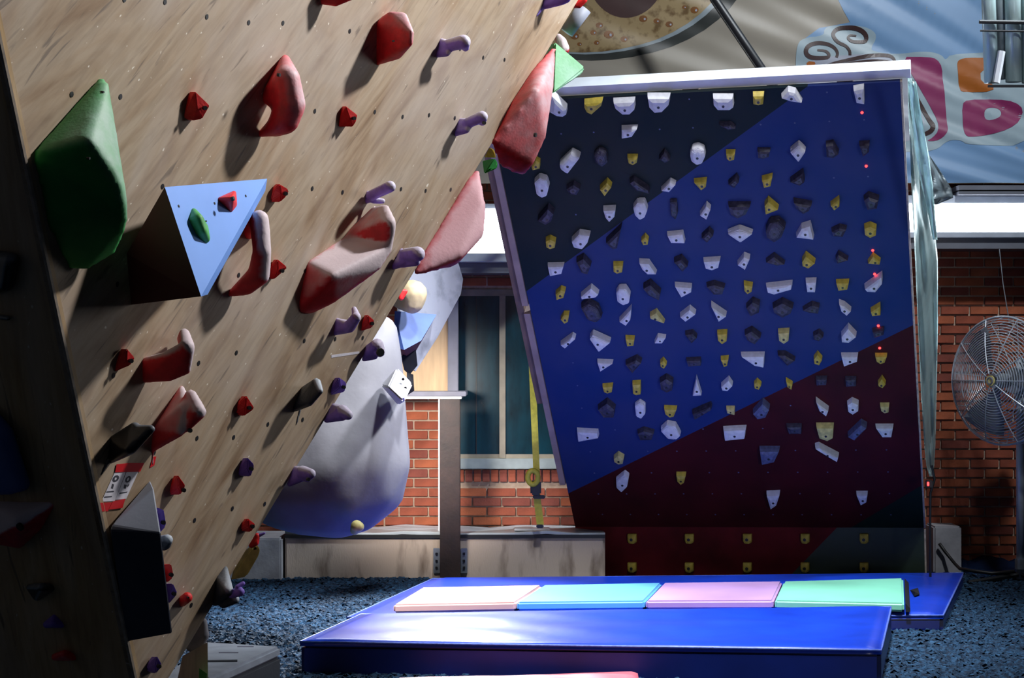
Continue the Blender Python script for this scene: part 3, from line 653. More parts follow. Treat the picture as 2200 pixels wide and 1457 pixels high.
HC = dict(w=('white', 'white'), y=('yellow', 'yellow'), k=('dark violet', 'dark'), d=('chalky yellow', 'dirty'), s=('slate blue', 'slate'))
def disc(p, n, r, d=0.006, seg=8):
    """short bolt head: cylinder of radius r standing d out of p along n"""
    u = n.orthogonal().normalized(); w = n.cross(u); bm = bmesh.new()
    a = [bm.verts.new(p - n * 0.004 + (u * cos(2 * pi * k / seg) + w * sin(2 * pi * k / seg)) * r) for k in range(seg)]
    b = [bm.verts.new(p + n * d + (u * cos(2 * pi * k / seg) + w * sin(2 * pi * k / seg)) * r) for k in range(seg)]
    bm.faces.new(b); bm.faces.new(a[::-1])
    for k in range(seg): bm.faces.new((a[k], a[(k + 1) % seg], b[(k + 1) % seg], b[k]))
    bmesh.ops.recalc_face_normals(bm, faces=bm.faces[:])
    return bm
UPB = (V1 - O_).normalized(); RTB = (A1 - O_).normalized()
for ri, row in enumerate(HOLDS):
    items = []
    for it in row.split('|'):
        ox, oy, sc = CROP[it[0]]
        pts = [(ox + float(a) / sc, oy + float(b) / sc) for a, b in (q.split(',') for q in it[2:].split())]
        items.append((sum(p[0] for p in pts) / len(pts), it[1], pts))
    items.sort(key=lambda t: t[0])
    for ci, (cxm, col, pts) in enumerate(items):
        wpx = max(p[0] for p in pts) - min(p[0] for p in pts); hpx = max(p[1] for p in pts) - min(p[1] for p in pts)
        cy = sum(p[1] for p in pts) / len(pts)
        hh = min(0.055, max(0.022, 0.36 * min(wpx, hpx) / 330 + 0.012))
        front = [onb(x, y, hh) for x, y in pts]
        cen = sum(front, Vector()) / len(front)
        mid = [cen + (p - cen) * 1.06 - BN_ * hh * 0.42 + UPB * 0.006 for p in front]
        base = [cen + (p - cen) * 1.10 - BN_ * hh + UPB * 0.012 for p in front]
        dome = [cen + (p - cen) * 0.55 + BN_ * hh * 0.22 for p in front]
        sz = 'tiny' if max(wpx, hpx) < 21 else 'small' if max(wpx, hpx) < 29 else 'medium' if max(wpx, hpx) < 37 else 'large'
        ar = wpx / hpx
        sh = 'triangular' if len(pts) == 3 else 'wide' if ar > 1.9 else 'tall' if ar < 0.72 else 'angular' if len(pts) == 4 else 'rounded'
        bm = hull(front + mid + base + dome)
        bmesh.ops.bevel(bm, geom=bm.edges[:], offset=0.0035, segments=2, affect='EDGES', clamp_overlap=True)
        t = empty('climbing_hold', base[0] * 0 + cen - BN_ * hh,
                  f'{sz} {HC[col][0]} {sh} hold on training board, {ORDN[ci]} from left in {ORDN[ri]} row from top', 'climbing hold', 'small holds on the training board')
        b = obj('body', bm, M[HC[col][1]], t)
        bc_ = cen + BN_ * hh * 0.20 - UPB * 0.06 * hpx / 330
        obj('bolt', disc(bc_, BN_, min(0.0085, 0.15 * min(wpx, hpx) / 330), 0.003), M['hole'], t)
for ri, (yy, nm) in enumerate(((1158, 'upper'), (1220, 'lower'))):
    for ci, xx in enumerate((1357, 1480, 1605, 1729, 1856)):
        pts = [(xx - 9, yy - 10), (xx + 9, yy - 10), (xx + 9, yy + 7), (xx + 3, yy + 11), (xx - 6, yy + 10), (xx - 9, yy + 4)]
        fr = [onk(x, y, 0.03) for x, y in pts]; cen = sum(fr, Vector()) / 6
        bm = hull(fr + [cen + (p - cen) * 1.1 - KN * 0.03 for p in fr] + [cen + (p - cen) * .5 + KN * .008 for p in fr])
        bmesh.ops.bevel(bm, geom=bm.edges[:], offset=0.003, segments=2, affect='EDGES')
        t = empty('foothold', cen - KN * 0.03, f'small yellow foothold on kickboard, {ORDN[ci]} from left in {nm} row', 'foothold', 'yellow footholds on the kickboard')
        obj('body', bm, M['yellow'], t); obj('bolt', disc(cen + KN * 0.006, KN, 0.011), M['hole'], t)

# silver film hanging down the right side of the board
def film(name, rows, m, parent=None, nx=12, amp=0.03, seed=1):
    rg = random.Random(seed); bm = bmesh.new(); grid = []
    rows2 = []
    for (a, b) in zip(rows, rows[1:]):
        for k in range(6): rows2.append([a[i] + (b[i] - a[i]) * k / 6 for i in range(5)])
    rows2.append(list(rows[-1]))
    for j, (py, xl, xr, dl, dr) in enumerate(rows2):
        ln = []
        for i in range(nx + 1):
            t = i / nx; d = dl + (dr - dl) * t + amp * (sin(t * 9 + j * 0.21) + 0.6 * sin(t * 17 - j * 0.37 + 1) + 0.5 * sin(j * 0.9 + t * 4))
            ln.append(bm.verts.new(at(xl + (xr - xl) * t, py, d)))
        grid.append(ln)
    for j in range(len(grid) - 1):
        for i in range(nx): bm.faces.new((grid[j][i], grid[j][i + 1], grid[j + 1][i + 1], grid[j + 1][i]))
    r = bmesh.ops.solidify(bm, geom=bm.faces[:], thickness=0.003)
    return obj(name, bm, m, parent, smooth=True)
def dpt(py):  # depth of the board's right edge at image row py
    v = max(0, min(LEN, (1137 - py) / (1137 - 168) * LEN)); return TB(HWR, v).y
rows = [(y, xl, xr, dpt(y) + 0.10, dpt(y) + 0.55) for y, xl, xr in ((168, 1950, 1962), (230, 1951, 1972), (310, 1955, 1985), (400, 1958, 2000), (480, 1962, 2008), (560, 1966, 2015), (700, 1972, 2015), (850, 1979, 2012), (950, 1985, 2010), (1000, 1990, 2007), (1024, 1997, 2004))]
fl = empty('silver_film', at(1990, 1020, 12.9), 'crinkled silver film hanging down right side of training board', 'plastic film')
film('sheet', rows, M['foil'], fl, 14, 0.035, 1)
film('fold', [(y, xl, xr, d + 0.04, d + 0.02) for y, xl, xr, d in ((175, 1950, 1968, 10.6), (250, 1958, 1980, 10.8), (330, 1966, 1995, 11.0), (400, 1980, 2004, 11.15), (470, 1996, 2010, 11.3), (515, 2004, 2014, 11.4))], M['foil'], fl, 6, 0.02, 2)
film('loose_flap', [(y, xl, xr, 11.4, 11.5) for y, xl, xr in ((335, 1990, 1998), (370, 1996, 2022), (405, 2000, 2044), (425, 2003, 2048), (440, 2008, 2012))], M['foil_dark'], fl, 6, 0.02, 3)
cbl = empty('power_cable', at(1995, 1220, 12.75), 'thin black cable with red switch light at right foot of board', 'cable')
obj('cord', tube([at(2002, 1000, 12.8), at(2008, 1030, 12.8), at(1999, 1060, 12.8), at(1998, 1140, 12.8), at(1999, 1262, 12.8)], 0.008, 6), M['blackp'], cbl)
obj('switch_box', box(at(1996, 1040, 12.78), (0.045, 0.03, 0.05), None, 0.005), M['blackp'], cbl)
obj('switch_light', box(at(1994, 1040, 12.76), (0.012, 0.012, 0.026), None, 0.003), M['led'], cbl)

# ------------------------------------------------------------------ mats
def slab(corners_top, thick, bev=0.02, cuts=8, wob=0.004, seed=0):
    """cushion: 4 top corners in world coordinates, thickness downwards"""
    bm = prism(corners_top, [p - Vector((0, 0, thick)) for p in corners_top])
    bmesh.ops.bevel(bm, geom=bm.edges[:], offset=bev, segments=3, affect='EDGES')
    return bm
def mat_thing(name, label, corners, thick, m_top, m_side, bev=0.02, seams=True, cat='mat', group=None):
    cen = sum(corners, Vector()) / 4; t = empty(name, (cen.x, cen.y, corners[0].z - thick), label, cat, group)
    lo = [p - Vector((0, 0, thick)) for p in corners]
    up = [p - Vector((0, 0, 0.022)) for p in corners]
    bm = prism(up, lo); bmesh.ops.bevel(bm, geom=bm.edges[:], offset=min(bev, thick * .3), segments=2, affect='EDGES')
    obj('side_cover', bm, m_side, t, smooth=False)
    # top cover, gently dented
    bm = bmesh.new(); n = 36; V = []
    rg = random.Random(len(label)); ph = [rg.uniform(0, 6) for _ in range(6)]
    for j in range(n + 1):
        for i in range(n + 1):
            a, b = i / n, j / n
            p = corners[0].lerp(corners[1], a).lerp(corners[3].lerp(corners[2], a), b)
            e = min(a, 1 - a, b, 1 - b); k = min(1, e / 0.12)
            p = p + Vector((0, 0, k * (0.005 * sin(a * 9 + ph[0] + 3 * b) + 0.004 * sin(b * 13 + ph[1] - 5 * a) + 0.003 * sin(a * 31 + b * 19 + ph[2])) - (0.012 if e == 0 else 0)))
            V.append(bm.verts.new(p))
    for j in range(n):
        for i in range(n): bm.faces.new((V[j * (n + 1) + i], V[j * (n + 1) + i + 1], V[(j + 1) * (n + 1) + i + 1], V[(j + 1) * (n + 1) + i]))
    bnd = [e for e in bm.edges if e.is_boundary]
    r = bmesh.ops.extrude_edge_only(bm, edges=bnd)
    for v in [g for g in r['geom'] if isinstance(g, bmesh.types.BMVert)]: v.co.z -= 0.02
    bmesh.ops.recalc_face_normals(bm, faces=bm.faces[:])
    obj('top_cover', bm, m_top, t, smooth=True)
    if seams:
        loop = [p - Vector((0, 0, 0.012)) for p in corners]; path = []
        for a, b in zip(loop, loop[1:] + loop[:1]): path += [a.lerp(b, k / 12) for k in range(12)]
        obj('piping', tube(path, 0.006, 6, closed=True), M['piping'], t, smooth=True)
    return t
zt = 0.185
front = [atz(645, 1374, zt), atz(1893, 1392, zt), atz(1915, 1300, zt), atz(760, 1326, zt)]
front[3] = atz(775, 1316, zt)
mat_thing('crash_mat', 'large blue vinyl crash mat lying in front of all other mats', front, zt, M['vinyl'], M['vinyl_shaded'])
zr = 0.115
rear = [atz(745, 1323, zr), atz(2026, 1318, zr), atz(2070, 1228, zr), atz(930, 1240, zr)]
mat_thing('crash_mat', 'wide blue vinyl mat at foot of training board, behind the folding mat', rear, zr, M['vinyl'], M['vinyl_shaded'])
# folding mat: four panels
zf = zr + 0.012; th = 0.05
fx = [(843, 1299, 905, 1264), (1109, 1289, 1166, 1258), (1386, 1286, 1424, 1252), (1663, 1283, 1682, 1249), (1944, 1298, 1940, 1242)]
fx = [(843, 1299, 905, 1262), (1109, 1294, 1166, 1257), (1386, 1291, 1424, 1252), (1663, 1290, 1682, 1249), (1944, 1296, 1942, 1242)]
fm = empty('folding_mat', atz(1390, 1300, zr), 'four panel folding mat in peach, sky blue, lilac and mint on rear mat', 'mat')
for k, (m, nm) in enumerate((('peach', 'peach end panel'), ('sky', 'sky blue panel'), ('lilac', 'lilac panel'), ('mintv', 'mint green end panel'))):
    a, b = fx[k], fx[k + 1]
    z = zf + th
    cs = [atz(a[0] + 1.5, a[1], z), atz(b[0] - 1.5, b[1], z), atz(b[2] - 1.5, b[3], z), atz(a[2] + 1.5, a[3], z)]
    bm = slab(cs, th, 0.012); o = obj('mat_panel', bm, M[m], fm); o['label'] = nm
e0, e1 = atz(1944, 1296, zf + th), atz(1942, 1242, zf + th)
obj('end_shade', prism([e0 + Vector((0.004, 0, -0.002)), e1 + Vector((0.004, 0, -0.002)), e1 + Vector((0.03, 0, -0.03)), e0 + Vector((0.03, 0, -0.03))],
    [e0 + Vector((0.004, 0, -th)), e1 + Vector((0.004, 0, -th)), e1 + Vector((0.03, 0, -th)), e0 + Vector((0.03, 0, -th))]), M['blackp'], fm)  # black strip standing in for the shadowed gap at the mat's right end
bm = hull([atz(x, y, z) for x, y, z in ((1955, 1268, zr + .008), (1972, 1263, zr + .008), (1976, 1277, zr + .012), (1965, 1281, zr + .01))] + [atz(1966, 1272, zr + 0.03)])
prop(obj('carry_handle', bm, M['blackp']), 'small black webbing handle lying on right end of rear mat', 'handle')
zp = 0.07
pk = [atz(800, 1530, zp), atz(1385, 1520, zp), atz(1370, 1441, zp), atz(845, 1455, zp)]
mat_thing('floor_mat', 'salmon pink vinyl mat in front of the large blue crash mat', pk, zp, M['pinkv'], M['pinkv'], seams=False)
# grey bag on the floor at the left
zb = 0.20
bg = [atz(400, 1500, zb), atz(452, 1452, zb), atz(598, 1388, zb), atz(380, 1372, zb)]
gb = empty('grey_pad', atz(480, 1440, 0.0), 'grey canvas pad with dark side lying left of the crash mats', 'pad')
g0 = [atz(330, 1470, zb), atz(455, 1455, zb), atz(603, 1389, zb), atz(440, 1379, zb)]
bm = prism(g0, [p - Vector((0, 0, 0.05)) for p in g0]); bmesh.ops.bevel(bm, geom=bm.edges[:], offset=0.012, segments=2, affect='EDGES'); obj('top_cover', bm, M['greybag'], gb)
g1 = [p - Vector((0, 0, 0.05)) for p in g0]; g2 = [Vector((p.x, p.y, 0)) for p in g1]
bm = prism(g1, g2); bmesh.ops.bevel(bm, geom=bm.edges[:], offset=0.01, segments=2, affect='EDGES'); obj('side_cover', bm, M['greybag2'], gb)
s0, s1_ = atz(440, 1421, zb + .004), atz(510, 1420, zb + .004)
obj('seam', tube([s0, s1_], 0.006, 6), M['greybag2'], gb)
for q in ((470, 1403, 512, 1403), (510, 1390, 545, 1390)):
    obj('printed_mark', tube([atz(q[0], q[1], zb + .001), atz(q[2], q[3], zb + .001)], 0.005, 5), M['greypost'], gb)

# ------------------------------------------------------------------ blue tarp, fan
tp = [atz(2070, 1226, 0.02), atz(2300, 1240, 0.02), atz(2300, 1222, 0.1), atz(2085, 1205, 0.12)]
bm = bmesh.new(); n = 14; V = []
for j in range(n + 1):
    for i in range(n + 1):
        x = pxw(2072, 13.9) + 0.85 * i / n; y = 13.55 + 0.6 * j / n
        V.append(bm.verts.new((x, y, 0.015 + 0.05 * (0.5 + 0.5 * sin(i * 1.3 + j * .7)) * (0.4 + 0.6 * j / n) + (0.06 if j > n - 3 else 0))))
for j in range(n):
    for i in range(n): bm.faces.new((V[j * (n + 1) + i], V[j * (n + 1) + i + 1], V[(j + 1) * (n + 1) + i + 1], V[(j + 1) * (n + 1) + i]))
bmesh.ops.solidify(bm, geom=bm.faces[:], thickness=0.01)
prop(obj('blue_tarp', bm, M['tarp'], smooth=True), 'crumpled dark blue tarp on floor against right brick wall', 'tarp')
FD = 13.35; FC = at(2153, 818, FD); FN = Vector((-0.80, -0.60, 0)).normalized(); FU = Vector((0, 0, 1)); FR = FN.cross(FU)
fan = empty('pedestal_fan', (at(2190, 1230, FD + 0.1).x, FD + 0.1, 0), 'large silver pedestal fan with wire cage in front of right brick wall', 'fan')
R_ = 0.438
def fp(r, a, d): return FC + FR * (r * cos(a)) + FU * (r * sin(a)) + FN * d
def dome_d(r): return 0.12 * (1 - (r / R_) ** 2)
bm = bmesh.new()
for k in range(22):
    r = 0.06 + (R_ - 0.06) * k / 21
    tube([fp(r, 2 * pi * i / 48, dome_d(r)) for i in range(48)], 0.0032 if k < 21 else 0.008, 4, bm, closed=True)
for k in range(10):
    a = 2 * pi * k / 10
    tube([fp(r, a, dome_d(r) + 0.003) for r in (0.05, 0.15, 0.25, 0.35, R_)], 0.004, 4, bm)
obj('front_guard', bm, M['fanm'], fan)
bm = bmesh.new()
for k in range(12):
    r = 0.06 + (R_ - 0.06) * k / 11
    tube([fp(r, 2 * pi * i / 40, -0.10 - dome_d(r) * 0.5) for i in range(40)], 0.0032, 4, bm, closed=True)
for k in range(12):
    a = 2 * pi * k / 12 + 0.1
    tube([fp(0.05, a, -0.16), fp(0.25, a, -0.14), fp(R_, a, -0.10), fp(R_, a, 0)], 0.004, 4, bm)
obj('rear_guard', bm, M['fanm'], fan)
for k in range(3):
    a0 = 2 * pi * k / 3 + 0.95; bm = bmesh.new(); g = []
    for i in range(7):
        r = 0.04 + 0.34 * i / 6; ww = 0.16 + 0.34 * min(1, i / 4) * (1 - 0.25 * i / 6)
        g.append([bm.verts.new(fp(r, a0 + ww * (j / 4 - .5) * 2.0, 0.02 + 0.07 * (j / 4 - .5) * (0.5 + i / 8))) for j in range(5)])
    for i in range(6):
        for j in range(4): bm.faces.new((g[i][j], g[i][j + 1], g[i + 1][j + 1], g[i + 1][j]))
    bmesh.ops.solidify(bm, geom=bm.faces[:], thickness=0.004)
    obj('blade', bm, M['fanblade'], fan, smooth=True)
def cyl(p, n, r, d0, d1, seg=20):
    return tube([p + n * d0, p + n * d1], r, seg)
obj('hub', cyl(FC, FN, 0.05, -0.05, 0.10), M['fanm'], fan, smooth=False)
hb = obj('centre_badge', cyl(FC, FN, 0.036, 0.118, 0.128), M['dirty'], fan); 
obj('badge_ring', tube([fp(0.022, 2 * pi * i / 16, 0.129) for i in range(16)], 0.006, 5, closed=True), M['greypost'], hb)
obj('motor', cyl(FC, FN, 0.09, -0.34, -0.12), M['fanm'], fan)
px_ = at(2192, 1000, FD + 0.1).x
pb = Vector((px_, FD + 0.10, 0))
obj('pole', tube([pb + Vector((0, 0, 0.03)), pb + Vector((0, 0, 1.55))], 0.028, 14), M['fanm'], fan, smooth=True)
obj('neck', tube([pb + Vector((0, 0, 1.48)), FC - FN * 0.24], 0.03, 10), M['fanm'], fan)
obj('collar', tube([pb + Vector((0, 0, 0.10)), pb + Vector((0, 0, 0.17))], 0.038, 14), M['galv'], fan)
for a in (200, 290, 20, 110):
    d = Vector((cos(radians(a)), sin(radians(a)), 0))
    obj('foot', tube([pb + d * 0.02 + Vector((0, 0, 0.06)), pb + d * 0.42 + Vector((0, 0, 0.02))], 0.018, 6), M['blackm'], fan)
prop(obj('hanging_wire', tube([at(2147, 535, 13.6), at(2155, 610, 13.6), at(2168, 690, 13.6)], 0.004, 5), M['galv']), 'thin pale wire hanging from wall light above fan', 'wire')
cd = [at(2018, 1168, 13.86), at(2030, 1185, 13.86), at(2052, 1212, 13.8), at(2062, 1222, 13.6), at(2085, 1226, 13.4), at(2130, 1232, 13.4), at(2180, 1228, 13.4)]
prop(obj('fan_cord', tube(cd, 0.012, 6), M['blackp'], smooth=True), 'black power cord trailing from concrete pier to fan foot', 'cord')

# hanging bundle of tubes, top right
HD = 11.5
hb = empty('tube_bundle', at(2160, 180, HD), 'hanging bundle of silver wrapped tubes strapped in black, top right corner', 'tubes')
for i, (x, r, y1, m) in enumerate(((2120, 0.042, 178, 'foil'), (2178, 0.048, 176, 'foil'), (2212, 0.045, 178, 'foil'), (2150, 0.036, 170, 'foil_dark'))):
    d = HD + (0.05 if i == 3 else 0)
    obj('tube', tube([at(x - 5, -260, d), at(x + (10 if i == 0 else 0), y1, d)], r, 16), M[m], hb, smooth=True)
obj('white_rail', tube([at(2152, 110, HD - 0.06), at(2140, 178, HD - 0.06)], 0.022, 6), M['whitewood'], hb)
for (ya, xa, xb) in ((47, 2104, 2250), (66, 2106, 2250)):
    obj('strap', tube([at(xa, ya, HD - 0.06), at(xb, ya + 2, HD - 0.06)], 0.012 if ya == 47 else 0.006, 6), M['blackp'], hb)
obj('base_plate', hull([at(x, y, d) for x in (2122, 2260) for y in (182, 188) for d in (HD - 0.12, HD + 0.16)]), M['blackm'], hb)

# ------------------------------------------------------------------ yellow ratchet strap
SD = 13.5
st = empty('ratchet_strap', at(1160, 1135, SD), 'yellow ratchet strap hanging tight from board side down to curb', 'strap')
def ribbon(p, q, w, t=0.006):
    a, b = at(*p, SD), at(*q, SD); wx = Vector((w / 2, 0, 0)); ty = Vector((0, t, 0))
    return prism([a - wx, a + wx, b + wx, b - wx], [a - wx + ty, a + wx + ty, b + wx + ty, b - wx + ty])
obj('webbing', ribbon((1137, 640), (1153, 1020), 0.045), M['strap'], st)
obj('webbing', ribbon((1150, 1040), (1161, 1128), 0.05), M['strap'], st)
bm = tube([at(1145 + 11 * cos(2 * pi * i / 20), 1026 + 15 * sin(2 * pi * i / 20), SD - 0.05) for i in range(20)], 0.019, 8, closed=True)
obj('ratchet_handle', bm, M['strap'], st, smooth=True)
obj('ratchet_core', box(at(1151, 1048, SD - 0.02), (0.075, 0.06, 0.10), None, 0.012), M['blackm'], st)
obj('buckle', box(at(1158, 1068, SD - 0.02), (0.085, 0.03, 0.025), None, 0.006), M['blackm'], st)
obj('end_hook', box(at(1160, 1131, SD), (0.05, 0.03, 0.025), None, 0.006), M['blackm'], st)

# ------------------------------------------------------------------ plywood climbing wall
WP = at(675, 240, 5.9); WN = Vector((0.913, -0.38, -0.145)).normalized()
WU = (Vector((0, 0, 1)) - WN * WN.z).normalized(); WR = WU.cross(WN)
if WR.y < 0: WR = -WR
def P(px, py, h=0.0): return onpl(px, py, WP, WN, h)
wallpx = [(-62, -200), (301, 1510), (330, 1510), (1242, 0), (1366, -200)]
outl = [P(x, y) for x, y in wallpx]
gr = (P(1242, 0) - P(360, 1457)).normalized(); gu = WN.cross(gr)
MPLY = ply_mat('plywood', (0.36, 0.265, 0.175), (0.22, 0.135, 0.075), (0.41, 0.325, 0.235), gu, gr)
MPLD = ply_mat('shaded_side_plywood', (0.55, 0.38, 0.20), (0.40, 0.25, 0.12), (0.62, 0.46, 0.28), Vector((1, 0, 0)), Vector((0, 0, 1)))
pw = empty('plywood_wall', Vector((outl[1].x, outl[1].y, 0)), 'leaning prow of bare plywood climbing wall filling the left side', 'climbing wall')
obj('face_panel', prism(outl, [p - WN * 0.02 for p in outl]), MPLY, pw)
L1, L2 = outl[0], outl[1]
se = Vector((-0.80, 0.60, 0)); SN = se.cross((L1 - L2).normalized()).normalized()
if SN.y > 0: SN = -SN
def S(px, py, h=0.0): return onpl(px, py, L2, SN, h)
sd = [L1, L2, L2 + se * 1.6, L1 + se * 1.6]
obj('side_panel', prism(sd, [p - SN * 0.02 for p in sd]), MPLD, pw)
obj('corner_strip', tube([L1.lerp(L2, k / 8) + (WN + SN) * 0.001 for k in range(9)], 0.007, 6), M['edge'], pw)
R1, R2 = outl[4], outl[2]
re_ = Vector((0.10, 0.99, 0.0)).normalized()
bk = [R1, R2, R2 + re_ * 0.5 + Vector((-.3, 0, 0)), R1 + re_ * 1.2 + Vector((-.6, 0, 0))]
obj('return_panel', prism([p - WN * 0.012 for p in bk], [p - WN * 0.012 + Vector((-0.02, 0, 0)) for p in bk]), MPLD, pw)
# plinth under the prow
pb_ = [outl[1], outl[2], outl[2] + re_ * 0.05 - WR * 0.05, outl[1] + se * 0.3]
obj('plinth', prism([p + Vector((0, 0, 0.004)) for p in pb_], [Vector((p.x * 1.0, p.y, 0)) for p in pb_]), MPLD, pw)
# bolt holes on the panel grid
h0 = P(674, 237); e1 = (P(742, 242) - h0); e2 = (P(667, 407) - h0)
def inside(p):
    r = p - ORG; t = r.y
    # project back to pixels
    f_ = r.y * CP + r.z * SP; u_ = r.x / f_; v_ = (-r.y * SP + r.z * CP) / f_
    px, py = 1100 + F * u_, 728.5 - F * v_
    return px > 0.212 * (py - 90) + 22 and px < 1242 - 0.605 * py - 18 and -180 < py < 1490
bm = bmesh.new(); rgh = random.Random(5)
for i in range(-14, 16):
    for j in range(-6, 16):
        if rgh.random() < 0.12: continue
        p = h0 + e1 * i + e2 * j + WR * rgh.uniform(-.012, .012) + WU * rgh.uniform(-.012, .012)
        if inside(p):
            vv = [bm.verts.new(p + WN * 0.0012 + WR * 0.0075 * cos(2 * pi * k / 8) + WU * 0.0075 * sin(2 * pi * k / 8)) for k in range(8)]
            f = bm.faces.new(vv); f.normal_update()
            if f.normal.dot(WN) < 0: f.normal_flip()
prop(obj('bolt_holes', bm, M['hole'], pw), kind='stuff')

def pxr(p, r): return r * p.y / F
def whold(label, m, groups, fn=P, nrm=WN, up=None, name='climbing_hold', cat='climbing hold', bolts=(), smooth=3, group=None, chalk=True, parts=(), vox=None, bm_mat='hole'):
    up = up or WU
    gs = []
    for g in groups:
        q = []
        for x, y, h, r in g:
            p = fn(x, y, h * (1.3 if fn is P else 1)); rr = pxr(p, r); q.append((p, rr))
        gs.append(q)
    me = blob_mesh(gs, vox, smooth)
    base = gs[0][0][0]
    if chalk:
        hs = [(v.co - base).dot(nrm) for v in me.vertices]; mx = max(hs) or 1
        a = me.attributes.new('chalk', 'FLOAT', 'POINT')
        d = (nrm * 0.55 + up * 0.85).normalized()
        a.data.foreach_set('value', [max(0, min(1, (v.normal.dot(d)) * 1.35)) * max(0, min(1, 0.22 + 1.4 * hh / mx)) for v, hh in zip(me.vertices, hs)])
    pts_ = [c for g in gs for c, r in g]; cen = sum(pts_, Vector()) / len(pts_)
    t = empty(name, base, label, cat, group)
    link('body', me, M[m], t, smooth=True)
    for b in bolts:
        x, y, h, r = b[:4]
        n2 = b[4] if len(b) > 4 else nrm
        p = fn(x, y, h * (1.3 if fn is P else 1)); obj('bolt', disc(p, n2, pxr(p, r), 0.004, 10), M[bm_mat], t)
    for (nm, mm, gg) in parts:
        q = [[(fn(x, y, h), pxr(fn(x, y, h), r)) for x, y, h, r in g] for g in gg]
        link(nm, blob_mesh(q, None, 3), M[mm], t, smooth=True)
    return t
GR, GP, GRC = 'red holds on the plywood wall', 'purple holds on the plywood wall', 'small red footholds on the plywood wall'
CAMN = (WN * 0.75 - Vector((0, 1, 0)) * 0.65).normalized()
def chip(label, pts, h=0.045, m='redc', group=GRC, bolt=None):
    """small faceted foothold; pts: silhouette px (first half near the wall)"""
    n = len(pts); cx = sum(p[0] for p in pts) / n; xs = [p[0] for p in pts]; lo, hi = min(xs), max(xs)
    v = [P(x, y, h * max(0, (x - lo) / (hi - lo)) ** 0.9 * 0.98) for x, y in pts]
    b = [P(x * .5 + lo * .5, y, 0) for x, y in pts]
    cen = sum(v, Vector()) / n
    bm = hull(v + b + [cen + CAMN * 0.008]); bmesh.ops.bevel(bm, geom=bm.edges[:], offset=0.0025, segments=2, affect='EDGES', clamp_overlap=True)
    t = empty('foothold', b[0], label, 'foothold', group); obj('body', bm, M[m], t)
    bx, by = bolt if bolt else (cx + (hi - lo) * .18, sum(p[1] for p in pts) / n)
    p = P(bx, by, h * max(0, (bx - lo) / (hi - lo))) + CAMN * 0.009
    obj('bolt', disc(p, CAMN, 0.006, 0.006), M['hole'], t)
    return t
whold('big green sloper hold at upper left edge of plywood wall', 'green',
      [[(72, 330, 0, 6), (216, 172, 0, 8), (150, 245, 0, 6), (102, 478, 0, 6), (150, 572, 0, 8), (182, 575, 0.02, 8), (226, 178, 0.02, 8), (236, 262, 0.05, 8), (250, 385, 0.125, 10), (264, 440, 0.13, 12), (262, 485, 0.11, 12), (240, 540, 0.04, 10), (190, 300, 0.09, 10), (130, 312, 0.035, 8)]],
      bolts=((220, 198, 0.035, 3), (190, 340, 0.10, 3)), smooth=4)
chip('small red foothold between green sloper and upper red jug', [(394, 252), (411, 211), (420, 197), (451, 227), (435, 255), (417, 259)], 0.05, bolt=(436, 232))
whold('red horn jug curling left, upper middle of plywood wall', 'red',
      [[(612, 128, 0.0, 12), (572, 208, 0.0, 14), (618, 170, .06, 28), (624, 225, .07, 34)], [(624, 225, .07, 34), (612, 258, .06, 32), (590, 275, 0.03, 20)], [(600, 268, .05, 24), (560, 288, .0, 8)]],
      bolts=((599, 161, 0.07, 4),), group=GR)
chip('small red foothold right of upper red horn jug', [(727, 272), (735, 245), (743, 228), (768, 247), (765, 262), (758, 272)], 0.045)
whold('dark red hold cut off by top edge of picture', 'red', [[(690, -30, 0, 6), (692, 4, 0, 6), (755, -8, .06, 8), (740, -40, .05, 8), (722, 8, .03, 6)]], group=GR)
whold('red half dome sloper with flat underside near top', 'red',
      [[(812, 52, 0, 6), (811, 136, 0, 5), (840, 32, .03, 8), (866, 36, .06, 10), (882, 70, .10, 8), (880, 92, .10, 8), (856, 122, .05, 6), (825, 42, 0.0, 8), (850, 60, 0, 20)]], group=GR, bolts=((845, 88, 0.075, 2, CAMN),))
whold('purple two-knob hold right of red half dome sloper', 'purple', [[(940, 118, 0, 6), (948, 90, 0, 8), (966, 98, .03, 12), (960, 116, .03, 6)], [(965, 97, .03, 14), (996, 90, .07, 16)], [(996, 90, .07, 15), (1000, 102, .065, 9)]], group=GP, smooth=2)
whold('purple knobby hold below it, close to right panel edge', 'purple', [[(980, 286, 0, 7), (989, 262, 0, 8), (1007, 264, .03, 11), (1002, 280, .03, 7)], [(1006, 264, .03, 12), (1036, 251, .07, 13)], [(1036, 252, .07, 12), (1036, 263, .065, 8)]], group=GP, smooth=2, bolts=((1040, 264, 0.085, 4, CAMN),))
whold('flat purple pinch directly above the white chalked jug', 'purple', [[(788, 430, 0, 8), (790, 417, 0, 8), (802, 424, .02, 10)], [(798, 420, .02, 12), (838, 401, .08, 13)], [(802, 431, .02, 7), (822, 432, .04, 6)]], group=GP, smooth=2)
whold('dark purple hold with thin tail at top edge of picture', 'purplec', [[(1168, 14, 0, 7), (1174, -10, 0, 8), (1214, -6, .06, 14), (1205, 4, .05, 8)], [(1166, 16, 0, 5), (1153, 34, 0, 2.5)]], group=GP, smooth=2)
chip('small red foothold right of the blue volume top', [(580, 433), (590, 405), (600, 395), (622, 408), (618, 420), (603, 434)], 0.045)
whold('red and chalk-white horn jug beside blue volume', 'pink',
      [[(535, 500, 0, 16), (540, 475, .02, 20), (557, 472, .05, 20)], [(557, 472, .05, 22), (563, 540, .07, 21)], [(563, 540, .07, 21), (556, 590, .06, 25)], [(556, 590, .06, 25), (530, 615, 0.03, 20), (494, 632, 0, 7)]], group=GR)
